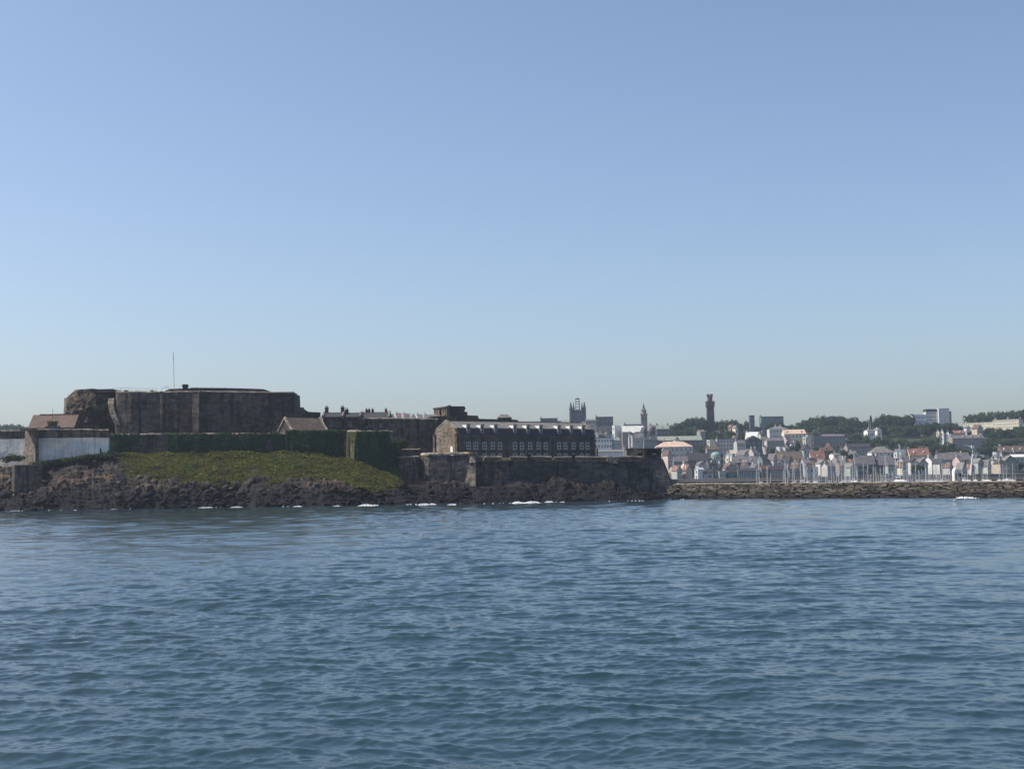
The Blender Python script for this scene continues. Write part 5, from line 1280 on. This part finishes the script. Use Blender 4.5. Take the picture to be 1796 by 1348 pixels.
# ------------------------------------------------------------------ landmark towers
# square tower with pinnacles
d = 1455; a_ = at(1000.5,738,d); b_ = at(1027.5,738,d); W = b_.x-a_.x
zb_ = tz(0,d); r = empty('pinnacled_tower', ((a_.x+b_.x)/2, d, zb_), 'dark square stone tower crowned with tall pinnacles and a pale central lantern', 'tower')
zt = at(1014,720,d).z-zb_
MB().box(-W/2+.6,W/2-.6,.6,W-.6,-3,zt).build('wall', M['w_slatewall'], r)
MB().box(-W/2+.2,W/2-.2,.2,W-.2,zt+.01,zt+.8).build('parapet', M['w_slatewall'], r)
zp = at(1014,703.5,d).z-zb_
for x,y in ((-W/2+.9,.9),(W/2-.9,.9),(-W/2+.9,W-.9),(W/2-.9,W-.9),(-W*.28,.9),(W*.27,.9)):
    k = 1.0 if abs(x) > W*.4 else .85
    mb = MB().cone((x,y),1.35*k,1.25*k,-3 if k == 1 else zt-2,zt+2.2,8); mb.lathe((x,y),[(1.6*k,zt+2.2),(1.6*k,zt+2.7),(1.15*k,zt+3.0),(.55*k,zt+6.5),(.05,zp if k == 1 else zp-.3)],8); mb.build('pinnacle', M['w_dark'], r)
zl = at(1014,697,d).z-zb_
mb = MB()
for x,y in ((-1.7,0),(1.7,0),(-1.7,3.2),(1.7,3.2)): mb.tube([(x*1.25,W/2-1.6+y,zt),(x,W/2-1.6+y,zl-1.2)],.42,6)
for k in range(5):
    z = zt+1.5+k*(zl-zt-3)/4; mb.box(-2.2,2.2,W/2-2,W/2+2,z,z+.5)
mb.box(-2.4,2.4,W/2-2.2,W/2+2.2,zl-1.4,zl-.6).lathe((0,W/2),[(2.0,zl-.6),(1.5,zl),(.1,zl+1.2)],8)
mb.build('lantern', M['w_stonewall'], r)
for x in (-3.2,3.2): put_window(r, x, zt-7, 2.0, 6.0, y=.6, fm='w_slatewall')
MB().tube([(-W/2-3.5,6,zt-14),(-W/2-3.5,6,zt-2)],.18,5).build('mast', M['steel'], r)
# domed church tower
d = 1400; a_ = at(1124.5,746,d); b_ = at(1135.5,746,d); W = b_.x-a_.x; zb_ = tz(0,d)
r = empty('church_tower', ((a_.x+b_.x)/2, d, zb_), 'slender church tower with a small dome and needle spire', 'church tower')
Z = lambda py: at(1130,py,d).z-zb_
MB().box(-W/2,W/2,0,W,-3,Z(727.5)).build('wall', M['w_stonewall'], r)
MB().box(-W/2-.35,W/2+.35,-.35,W+.35,Z(727.5)+.01,Z(726)).build('cornice', M['w_stonewall'], r)
for x,y in ((-W/2+.3,.3),(W/2-.3,.3),(-W/2+.3,W-.3),(W/2-.3,W-.3)): MB().lathe((x,y),[(.4,Z(726)),(.4,Z(724.8)),(.05,Z(723))],6).build('corner_urn', M['w_stonewall'], r)
c = (0,W/2)
MB().cone(c,W*.42,W*.40,Z(726)+.01,Z(720),8,ph=.39).build('belfry', M['w_stonewall'], r)
mb = MB().lathe(c,[(W*.46,Z(720)),(W*.46,Z(719.4)),(W*.38,Z(718.4)),(W*.26,Z(716.5)),(W*.17,Z(715)),(W*.15,Z(713)),(W*.19,Z(712.3)),(W*.16,Z(711.2)),(W*.07,Z(709.5)),(.12,Z(705.5))],10); mb.build('dome', M['w_slatewall'], r)
for x in (-W*.22,W*.22): put_window(r, x, Z(735), 1.1, 4.5, fm='w_stonewall')
# tall red stone tower among trees
d = 1520; zb_ = tz(0,d); a_ = at(1238.8,720,d); b_ = at(1254,720,d); W = b_.x-a_.x
r = empty('stone_tower', ((a_.x+b_.x)/2, d, zb_), 'tall red grey stone tower with widened top and battlemented turret among the trees', 'tower')
Z = lambda py: at(1246,py,d).z-zb_
w2 = W*.47; s = W*.38
mb = MB(); vs = [(-s*1.12,0,-3),(s*1.12,0,-3),(s*1.12,W*.8,-3),(-s*1.12,W*.8,-3),(-s,.3,Z(716)),(s,.3,Z(716)),(s,W*.8-.3,Z(716)),(-s,W*.8-.3,Z(716))]
mb.add(vs, SF_BOX).build('shaft', M['tower_stone'], r)
for x in (-s*.98,s*.98): MB().add([(x-.8,-.5,-3),(x+.8,-.5,-3),(x+.8,1,-3),(x-.8,1,-3),(x*.9-.6,-.2,Z(717)),(x*.9+.6,-.2,Z(717)),(x*.9+.6,1,Z(717)),(x*.9-.6,1,Z(717))],SF_BOX).build('corner_buttress', M['tower_stone'], r)
vs = [(-s,.2,Z(716)),(s,.2,Z(716)),(s,W*.8,Z(716)),(-s,W*.8,Z(716)),(-w2,-.9,Z(711.5)),(w2,-.9,Z(711.5)),(w2,W*.8+.9,Z(711.5)),(-w2,W*.8+.9,Z(711.5))]
mb = MB().add(vs,SF_BOX).box(-w2,w2,-.9,W*.8+.9,Z(711.5)+.01,Z(704.5)); mb.build('head', M['tower_stone'], r)
mb = MB()
for k in range(5): x = -w2+k*(2*w2-1.1)/4; mb.box(x,x+1.1,-.95,.0,Z(704.5)+.01,Z(703)); mb.box(x,x+1.1,W*.8,W*.8+.95,Z(704.5)+.01,Z(703))
mb.build('battlements', M['tower_stone'], r)
t_ = W*.27; cy = W*.4
mb = MB().cone((0,cy),t_*1.1,t_*1.1,Z(704.6),Z(696.5),8,ph=.39).cone((0,cy),t_*1.1,t_*1.28,Z(696.5)+.01,Z(695),8,ph=.39); mb.build('turret', M['tower_stone'], r)
mb = MB()
for k in range(8):
    an = .39+k*math.pi/4; x,y = t_*1.15*math.cos(an), cy+t_*1.15*math.sin(an); mb.box(x-.45,x+.45,y-.45,y+.45,Z(695)+.02,Z(690.5))
mb.build('turret_battlements', M['tower_stone'], r)
for x in (-1.8,1.8): put_window(r, x, Z(708), 1.0, 2.6, y=-.9, fm='w_stonewall')
put_window(r, 0, Z(724), .9, 3.0, y=-.05, fm='w_stonewall')
# copper dome
d = 1105; a_ = at(1247,806,d); b_ = at(1264,806,d); W = b_.x-a_.x; zb_ = tz(0,d)
r = empty('copper_dome', ((a_.x+b_.x)/2, d, zb_), 'round building under a pale green copper dome', 'domed building')
Z = lambda py: at(1256,py,d).z-zb_
MB().cone((0,0),W*.5,W*.5,-4,Z(799.5),20).build('drum', M['w_pale'], r)
MB().lathe((0,0),[(W*.53,Z(799.5))]+[(W*.52*math.cos(k/10*math.pi/2),Z(799)+(Z(792)-Z(799))*math.sin(k/10*math.pi/2)) for k in range(10)]+[(.05,Z(792))],24).build('dome', M['copper'], r, smooth=True)
for k in range(7):
    an = R(200+k*23); put_window(r, W*.5*math.cos(an), Z(803), 1.0, 2.0, y=W*.5*math.sin(an), rz=an+math.pi/2)
# capped column
d = 1040; q = at(1110,788,d); zb_ = tz(0,d)
r = empty('capped_column', (q.x,d,zb_), 'slim grey column with dark top and white cap beside the white roofed hall', 'column')
Z = lambda py: at(1110,py,d).z-zb_
MB().cone((0,0),1.5,1.15,-2,Z(761),8).build('shaft', M['w_lilac'], r)
MB().box(-1.9,1.7,-1.4,1.4,Z(761)+.01,Z(758.5)).build('dark_top', M['w_dark'], r)
MB().lathe((.9,0),[(1.5,Z(760.5)),(1.45,Z(758.6)),(.8,Z(757.2)),(.05,Z(757))],8).build('cap', M['w_white'], r)
MB().box(-2.3,2.3,-1.5,1.5,-2,Z(784)).build('plinth', M['w_lilac'], r)
# small white sail shaped spire
d = 1015; q = at(1094.5,792,d); zb_ = tz(0,d)
r = empty('white_obelisk', (q.x,d,zb_), 'tiny white pointed obelisk above the pale shed roof', 'obelisk')
Z = lambda py: at(1094.5,py,d).z-zb_
MB().cone((0,0),.8,.65,-1,Z(787),4,ph=.785).build('base', M['w_white'], r)
MB().cone((0,0),.62,.05,Z(787)+.01,Z(779.5),4,ph=.785).build('spire', M['w_white'], r)
# leaning white harbour crane
d = 905; p0 = at(1701,846,d); p1 = at(1706.5,787,d)
r = empty('harbour_crane', (p0.x,p0.y,0), 'leaning white harbour crane tapering to a small head with a side arm', 'crane')
loc = Vector(r.location)
MB().tube([p0-loc-Vector((0,0,2)), p0.lerp(p1,.35)-loc, p1-loc], .85, 8, r1=.28).build('column', M['hull'], r)
h_ = at(1706,783.5,d)-loc
MB().box(h_.x-.9,h_.x+.9,h_.y-.6,h_.y+.6,h_.z-.9,h_.z+1.0).build('head', M['hull'], r)
q0 = at(1704,783.5,d)-loc; q1 = at(1691,779.5,d)-loc
MB().tube([q0,q1],.22,6,r1=.14).build('arm', M['hull'], r)
MB().box(p0.x-loc.x-1.3,p0.x-loc.x+1.3,-1.3,1.3,-.5,4.2).build('base', M['quay'], r)

# ------------------------------------------------------------------ yachts
def make_yacht():
    r = empty('sailing_yacht', (0,0,0), 'yacht', 'yacht')
    n = 9; vs = []; fs = []
    for i in range(n):
        f = i/(n-1); x = -5+10.2*f; b = 1.55*(1-max(0,(f-.35)/.65)**2.2)*(.78+.22*min(1,f/.3)); zt = 1.0+.25*f*f; kl = -.35+.3*f**3
        vs += [(x,-b,zt),(x,-b*.75,.1),(x,0,kl),(x,b*.75,.1),(x,b,zt)]
    for i in range(n-1): fs += [(i*5+k,i*5+k+1,i*5+k+6,i*5+k+5) for k in range(4)]+[(i*5+4,i*5,i*5+5,i*5+9)]
    fs += [(0,4,3,2,1),tuple((n-1)*5+k for k in range(5))]
    MB().add(vs,fs).build('hull', M['hull'], r, smooth=False)
    MB().prism([(-2.2,.9),(-2.0,1.55),(1.4,1.6),(2.6,1.1),(2.6,.9)],'y',-.95,.95).build('cabin', M['hull'], r)
    MB().tube([(.6,0,.8),(.6,0,13)],.17,6,r1=.12).build('mast', M['mast'], r)
    MB().tube([(.5,0,2.3),(-3.4,0,2.2)],.10,6).build('boom', M['mast'], r)
    MB().tube([(.3,0,2.55),(-1.5,0,2.6),(-3.3,0,2.4)],.22,6,r1=.14).build('sail_cover', M['sailcover'], r)
    mb = MB()
    for e in ((5.0,0,1.25),(-4.9,0,1.0)): mb.tube([e,(.6,0,12.9)],.022,3)
    for s_ in (-1,1): mb.tube([(.4,s_*1.5,1.1),(.6,s_*.9,8.2),(.6,0,12.7)],.022,3)
    mb.tube([(.6,-.9,8.2),(.6,.9,8.2)],.045,4)
    mb.build('rigging', M['steel'], r)
    return r
def ordinal(n):
    a = ['','first','second','third','fourth','fifth','sixth','seventh','eighth','ninth','tenth','eleventh','twelfth','thirteenth','fourteenth','fifteenth','sixteenth','seventeenth','eighteenth','nineteenth','twentieth']
    return a[n] if n <= 20 else 'twenty '+a[n-20]
ORD_OLD = ['first','second','third','fourth','fifth','sixth','seventh','eighth','ninth','tenth','eleventh','twelfth','thirteenth','fourteenth','fifteenth','sixteenth']
MASTS = [(1332.8,806,0),(1377.7,807,0),(1381.8,815,0),(1410,798,0),(1417,818,1),(1432.5,815,0),(1437,829,1),(1441,831,1),(1448,823,1),(1462.5,830,1),(1466.5,817,0),(1470.5,824,1),
  (1481.7,808,1),(1485,809,0),(1488.5,828,1),(1496,812,0),(1498.5,797,0),(1503,822,1),(1523,814,0),(1527,831,1),(1533,816,0),(1546,831,1),(1551,818,0),(1555,796,0),(1572,801,0),(1578,778,0),
  (1584,813,1),(1586.5,823,1),(1590.5,812,0),(1593,824,1),(1598,819,1),(1607.5,810,0),(1611,823,1),(1617,822,1),(1625.5,821,1),(1641,813,0),(1645,819,1),(1660,814,1),(1664,812,0),(1697,812,1),(1707.5,827,1)]
rm_ = random.Random(8)
while len(MASTS) < 96:
    x_ = rm_.choice((rm_.uniform(1325,1790), rm_.uniform(1425,1670)))
    if min(abs(x_-m[0]) for m in MASTS) > 1.4: MASTS.append((x_, rm_.uniform(806,834), 1))
MASTS.sort()
sections = [(1300,1425,'in the loose group left of the marina'),(1425,1515,'in the marina left of the hedge'),(1515,1566,'below the large grey hipped roof'),(1566,1655,'in the cluster below the red roof'),(1655,1705,'near the white breakwater hut'),(1705,1800,'right of the leaning harbour crane')]
proto = None; cnt = {}
rn = random.Random(31)
tot = {s[2]: sum(1 for m in MASTS if s[0] <= m[0] < s[1]) for s in sections}
for px,py,k in MASTS:
    d = rn.uniform(760,880) if k == 0 else rn.uniform(800,925)
    sec = next(s_[2] for s_ in sections if s_[0] <= px < s_[1]); i = cnt.get(sec,0); cnt[sec] = i+1
    sz = ('towering' if py < 800 else 'tall' if py < 811 else 'medium' if py < 820 else 'short')
    lab = f'yacht with {sz} pale mast, {ordinal(i+1)} from left {sec}'
    if proto is None: r = proto = make_yacht()
    else:
        r = proto.copy(); COL.objects.link(r)
        for ch in proto.children:
            c = ch.copy(); c.parent = r; COL.objects.link(c)
    p = at(px,845,d); hm = at(px,py,d).z
    s_ = max(hm,5)/13.0; r.location = (p.x,p.y,0); r.rotation_euler = (R(rn.uniform(-1,1)),R(rn.uniform(-1.2,1.2)),R(rn.choice((78,95,102,265,280))+rn.uniform(-9,9)))
    r.scale = (s_**.6,s_**.6,s_)
    tag(r, lab, 'yacht', 'yachts moored in the marina')
bpy.context.view_layer.update()

# ------------------------------------------------------------------ trees
def crown(seed, n, shape, lsz, mat, name='crown'):
    rng = np.random.default_rng(seed); lobes = []
    for k in range(shape['k']):
        a_ = rng.uniform(0,6.28); rr = shape['r']*math.sqrt(rng.uniform(0,1)); z = rng.uniform(shape['z0'],shape['z1'])
        f = 1-abs((z-.6)/.6)**2*.45
        lobes.append((rr*math.cos(a_)*f, rr*math.sin(a_)*f, z, rng.uniform(*shape['lr'])))
    vs = []
    for k in range(n):
        l = lobes[rng.integers(len(lobes))]; v = rng.normal(0,1,3); v /= np.linalg.norm(v); q = rng.uniform(.55,1.08)
        c = Vector((l[0]+v[0]*l[3]*q, l[1]+v[1]*l[3]*q, l[2]+v[2]*l[3]*q*.8))
        nv = (Vector(v)+Vector(rng.normal(0,.5,3))).normalized(); u = nv.orthogonal().normalized(); w_ = nv.cross(u); a_ = rng.uniform(0,6.28)
        u, w_ = u*math.cos(a_)+w_*math.sin(a_), w_*math.cos(a_)-u*math.sin(a_); s_ = rng.uniform(*lsz)
        vs += [c-u*s_, c-w_*s_*.7, c+u*s_, c+w_*s_*.7]
    return mesh_np(name, np.array([tuple(q) for q in vs]), np.arange(len(vs)).reshape(-1,4), M[mat])
def trunk_mesh(seed, h=.55, r=.035):
    rg = random.Random(seed); mb = MB(); mb.tube([(0,0,-.15),(.01,0,h*.5),(rg.uniform(-.03,.03),rg.uniform(-.03,.03),h)],r,6,r1=r*.6)
    for k in range(5):
        a_ = rg.uniform(0,6.28); l_ = rg.uniform(.18,.32); z = h*rg.uniform(.5,.95)
        mb.tube([(0,0,z),(l_*.6*math.cos(a_),l_*.6*math.sin(a_),z+l_*.5),(l_*math.cos(a_),l_*math.sin(a_),z+l_*.9)],r*.5,5,r1=r*.15)
    return mb.mesh('trunk', M['bark'])
round_ = dict(k=15,r=.38,z0=.22,z1=.84,lr=(.15,.25)); wide = dict(k=18,r=.55,z0=.22,z1=.80,lr=(.15,.24)); cone_ = None
KINDS = {}
for nm,sh,n,ls,mt,sd_ in (('round',round_,1100,(.035,.07),'leaf_b',1),('wide',wide,1100,(.03,.058),'leaf_a',2),('dense',dict(k=18,r=.42,z0=.18,z1=.84,lr=(.16,.26)),1300,(.035,.07),'leaf_b',3),('light',round_,800,(.03,.06),'leaf_c',4),('mid',dict(k=14,r=.42,z0=.2,z1=.82,lr=(.16,.27)),1150,(.035,.07),'leaf_a',5)):
    KINDS[nm] = (crown(sd_,n,sh,ls,mt), trunk_mesh(sd_))
# conifer
def conifer_mesh():
    rng = np.random.default_rng(6); vs = []
    for k in range(800):
        z = rng.uniform(.08,1)**.8; r_ = .17*(1-z)**.75*rng.uniform(.6,1.1)+.01; a_ = rng.uniform(0,6.28)
        c = Vector((r_*math.cos(a_),r_*math.sin(a_),z)); u = Vector((math.cos(a_),math.sin(a_),-.5+rng.normal(0,.4))).normalized(); w_ = u.orthogonal().normalized(); s_ = rng.uniform(.02,.045)
        vs += [c-u*s_,c-w_*s_*.7,c+u*s_,c+w_*s_*.7]
    return mesh_np('crown', np.array([tuple(q) for q in vs]), np.arange(len(vs)).reshape(-1,4), M['leaf_b'])
KINDS['conifer'] = (conifer_mesh(), trunk_mesh(9,.8,.02))
TR = random.Random(77)
def tree(px, py_top, wpx, kind, label, d=None, py_base=None, group=None, name='tree', cat='tree'):
    d = d or depth_for(px, py_base); x = (px-CX)/FPX*d
    p = at(px, py_top, d); zb_ = tz(p.x,d)-.3; h = p.z-zb_; wd = wpx*d/FPX
    r = empty(name, (p.x,d,zb_), label, cat, group, TR.uniform(0,6.28))
    rad = {'round':1.1,'wide':1.45,'dense':1.2,'light':1.1,'mid':1.18,'conifer':.36}[kind]
    c = link('crown', KINDS[kind][0], r); t = link('trunk', KINDS[kind][1], r)
    top = 1.03; s_ = h/top; wd *= 1.2; c.scale = (wd/rad,wd/rad,s_); t.scale = (s_*.8,s_*.8,s_)
    return r
def wood(pts, label, group, d0=1560, kinds=('dense','wide','round','dense')):
    for i,(px,py,wp) in enumerate(pts): tree(px,py,wp,kinds[i%len(kinds)],label,d=d0+TR.uniform(-35,35),group=group)
wood([(1166,744,14),(1176,741,18),(1188,738,18),(1199,735,18),(1209,728,22),(1220,725,22),(1229,727,20),(1236,730,16)], 'dark green tree in the wood on the skyline left of the tall stone tower', 'trees left of the tall stone tower', 1545)
wood([(1259,735,18),(1268,731,22),(1279,733,20),(1287,731.5,18),(1297,739,14),(1306,736,18),(1313,734,16)], 'round dark tree on the skyline between tall stone tower and slim grey tower', 'trees between the two skyline towers', 1530)
wood([(1328,744,14),(1338,748,14),(1354,737,18),(1366,736,18),(1374,741,14),(1360,744,20)], 'low tree at the foot of the ivy clad block', 'trees by the ivy clad block', 1480)
wood([(1383,744,12),(1393,741,20),(1405,737,24),(1417,733,26),(1429,728,26),(1440,724,28),(1450,724,24),(1462,727,22),(1472,725,28),(1484,725,28),(1495,728,24),(1503,733,18)], 'big dark tree in the double humped wood on the skyline', 'trees of the double humped wood', 1560)
wood([(1420,744,26),(1440,742,30),(1462,742,30),(1484,744,30),(1500,748,24),(1396,750,22),(1450,750,24),(1472,752,26)], 'dark tree on the lower edge of the double humped wood', 'trees below the double humped wood', 1470)
wood([(1527,727.5,8)], 'narrow pointed conifer standing in the gap between the two woods', None, 1540, ('conifer',))
wood([(1518,733,10),(1511,735,12)], 'small ragged tree beside the conifer in the gap between the woods', 'small trees in the gap', 1550, ('round',))
wood([(1536,735,16),(1543,727,22),(1553,721,26),(1563,724,24),(1573,724,26),(1583,723,26),(1594,722,22),(1604,727,18)], 'dark tree in the wood on the skyline left of the white office block', 'trees left of the white office block', 1555)
wood([(1545,742,28),(1562,742,30),(1580,744,30),(1598,742,28),(1612,744,24),(1620,736,20),(1630,736,22),(1645,742,22),(1556,754,24),(1574,756,26),(1592,756,26),(1610,754,26),(1628,752,22)], 'dark tree on the shaded slope below the white office block', 'trees below the white office block', 1440)
wood([(1668,741,18),(1677,737,12),(1661,744,16),(1683,744,14)], 'tree right of the windowless white tower block', 'trees right of the white tower block', 1480)
wood([(1699,726,18),(1709,722,22),(1720,720,24),(1731,719,24),(1742,718.5,24),(1753,718,24),(1764,716,26),(1774,717,22),(1783,722,18)], 'tree in the ridge top wood behind the long cream terrace', 'trees behind the long cream terrace', 1590, ('mid','dense','mid','light'))
wood([(1791,712.5,26),(1802,713,26)], 'tall dark tree at the right edge above the terrace end', 'trees at the right edge', 1570)
wood([(1735,747,18),(1748,746,22),(1760,749,24),(1773,750,26),(1786,745,26),(1797,742,26),(1728,752,20),(1744,757,26),(1720,757,18),(1752,757,26),(1770,758,28),(1790,758,28),(1736,760,22)], 'dark tree on the slope below the right half of the cream terrace', 'trees below the cream terrace', 1390)
wood([(1696,750,14),(1704,753,14),(1690,757,12)], 'small tree between cream terrace and pink house', 'small trees by the pink house', 1370, ('mid','light'))
wood([(1525,765,18),(1540,763,20),(1553,765,20),(1566,767,20),(1581,768,22),(1598,770,22),(1615,768,22),(1632,768,20)], 'bushy tree on the garden slope above the red roofed house', 'trees on the garden slope', 1270, ('mid','light','round'))
wood([(1636,776,18),(1652,778,18),(1668,782,18),(1686,782,18),(1722,783,18),(1735,780,20),(1750,782,20),(1700,788,14)], 'dark tree above the very long grey roof', 'trees above the long grey roof', 1190, ('round','mid'))
wood([(1478,784,14),(1456,786,10),(1470,788,10),(1483,787,10),(1493,792,12),(1509,792,14)], 'dark round tree beside the white bungalow roofs', 'trees by the bungalow', 1140)
wood([(1199,747,20),(1212,745,22),(1224,748,20),(1190,750,18),(1238,750,18),(1252,752,18),(1266,750,20),(1280,752,18),(1296,753,20),(1310,754,18),(1324,756,18),(1178,752,14)], 'dark tree on the slope below the tall stone tower', 'trees below the tall stone tower', 1400, ('mid','dense'))
wood([(1200,757,16),(1215,758,16),(1244,760,18),(1258,759,18),(1274,760,18),(1290,762,16),(1303,760,12)], 'tree above the lilac terrace and market hall', 'trees above the market hall', 1275, ('mid','round'))
wood([(1228,776,12),(1234,783,10)], 'small tree right of the long market hall', 'small trees by the market hall', 1150, ('mid',))
wood([(1399,766,10),(1412,780,10),(1393,780,8),(1354,782,8)], 'small garden tree among the houses in the middle of the slope', 'garden trees mid slope', 1190, ('round',))
wood([(1486,770,20),(1500,766,20),(1512,768,18),(1475,776,12)], 'dark tree between grey terrace and long dark roofed block', 'trees beside the grey terrace', 1240, ('dense',))
wood([(1606,811,14),(1614,812,14)], 'dark leafy quay tree behind the leaning masts', 'quay trees', 985, ('round',))
wood([(1543,829,12),(1553,830,12),(1535,830,12)], 'round green bush in the row on the quay right of the navy building', 'quay bushes', 975, ('light',))
wood([(1756,790,14),(1747,788,12)], 'light green tree left of the long brown roofed house', 'light green trees', 1165, ('light',))
wood([(1100,743,10),(1109,743.5,8)], 'small dark treetop on the ridge left of the domed church tower', 'treetops left of the church', 1420)
wood([(1742,766,26),(1757,768,28),(1773,768,28),(1790,766,28),(1804,764,26),(1732,768,20)], 'dark tree low on the slope right of the long grey slate house', 'trees right of the slate house', 1270)
wood([(1500,757,24),(1514,758,22),(1528,768,20),(1512,772,18)], 'dark tree below the gap between the two woods', 'trees below the gap', 1330)
wood([(1640,762,18),(1630,768,20),(1655,772,16),(1668,774,14)], 'bushy tree around the three narrow white gables', 'trees by the white gables', 1245, ('mid','dense'))
wood([(1642,738,14),(1655,737.5,15),(1666,738,13)], 'tree at the foot of the windowless white tower block', 'trees at the foot of the white tower block', 1500)
# far left wooded ridge
wood([(-40,737,40),(-14,738,36),(5,738,34),(16,740,26),(30,738.5,26),(41,741,22),(52,743,22),(64,744,24),(78,745,24),(95,745,24)], 'hazy dark tree on the distant ridge at the far left', 'trees on the far left ridge', 1640)
wood([(1152,745,10),(985,741,10),(1086,748,8)], 'single low treetop between rooftops on the skyline', 'single skyline treetops', 1450, ('round',))
k = 0
for q in range(900):
    if k >= 34: break
    px = TR.uniform(1225,1790); d = TR.uniform(1025,1230); x = (px-CX)/FPX*d
    if px > 1500 and d > 1150: continue
    if any(abs(x-hx) < (hw+6)/2 and abs(d-hd-hD/2) < (hD+6)/2 for _,hx,hd,hw,hD in HOUSES): continue
    zb_ = tz(x,d); hh = TR.uniform(7,11); py = hz(px)-(zb_+hh-CAMZ)*FPX/d; lab = None
    for lx,ly,ln in sorted(LM, key=lambda l: (l[0]-px)**2+(2*(l[1]-py))**2)[:4]:
        dx, dy = px-lx, py-ly
        rel = ('to the right of' if dx > 0 else 'to the left of') if abs(dx) > abs(dy)*1.3 else ('below' if dy > 0 else 'above')
        c = f'small leafy tree between houses {rel} {ln}'
        if c not in used: lab = c; break
    if not lab: continue
    used.add(lab); k += 1
    tree(px, py, TR.uniform(6,9)*FPX/d, TR.choice(('round','mid','light')), lab, d=d, group='small trees between the houses')
# the bush in the shadowed recess of the castle
p = at(703,790,446)
for px,w_,h_,lb in ((693,3.4,4.2,'left bush growing in the shadowed recess beside the bastion'),(703,4.2,3.9,'round grey green bush in the middle of the shadowed recess'),(711,3.2,3.3,'right bush in the shadowed recess above the low terrace wall')):
    q = at(px,790,446); r = empty('bush', q, lb, 'bush')
    c = link('foliage', KINDS['light'][0], r); c.scale = (w_,w_,h_); t = link('stem', KINDS['light'][1], r); t.scale = (w_,w_,h_)

# ------------------------------------------------------------------ air
mb = MB().box(-900,1000,-40,1720,-4,100)
m = bpy.data.materials.new('haze_air'); m.use_nodes = True; t = m.node_tree; t.nodes.clear()
o_ = t.nodes.new('ShaderNodeOutputMaterial'); v_ = t.nodes.new('ShaderNodeVolumePrincipled')
v_.inputs['Color'].default_value = (.72,.83,1.0,1); v_.inputs['Density'].default_value = .0001; v_.inputs['Anisotropy'].default_value = .3
t.links.new(v_.outputs[0], o_.inputs['Volume'])
HAZE = True
if HAZE: tag(mb.build('haze', m), kind='stuff')
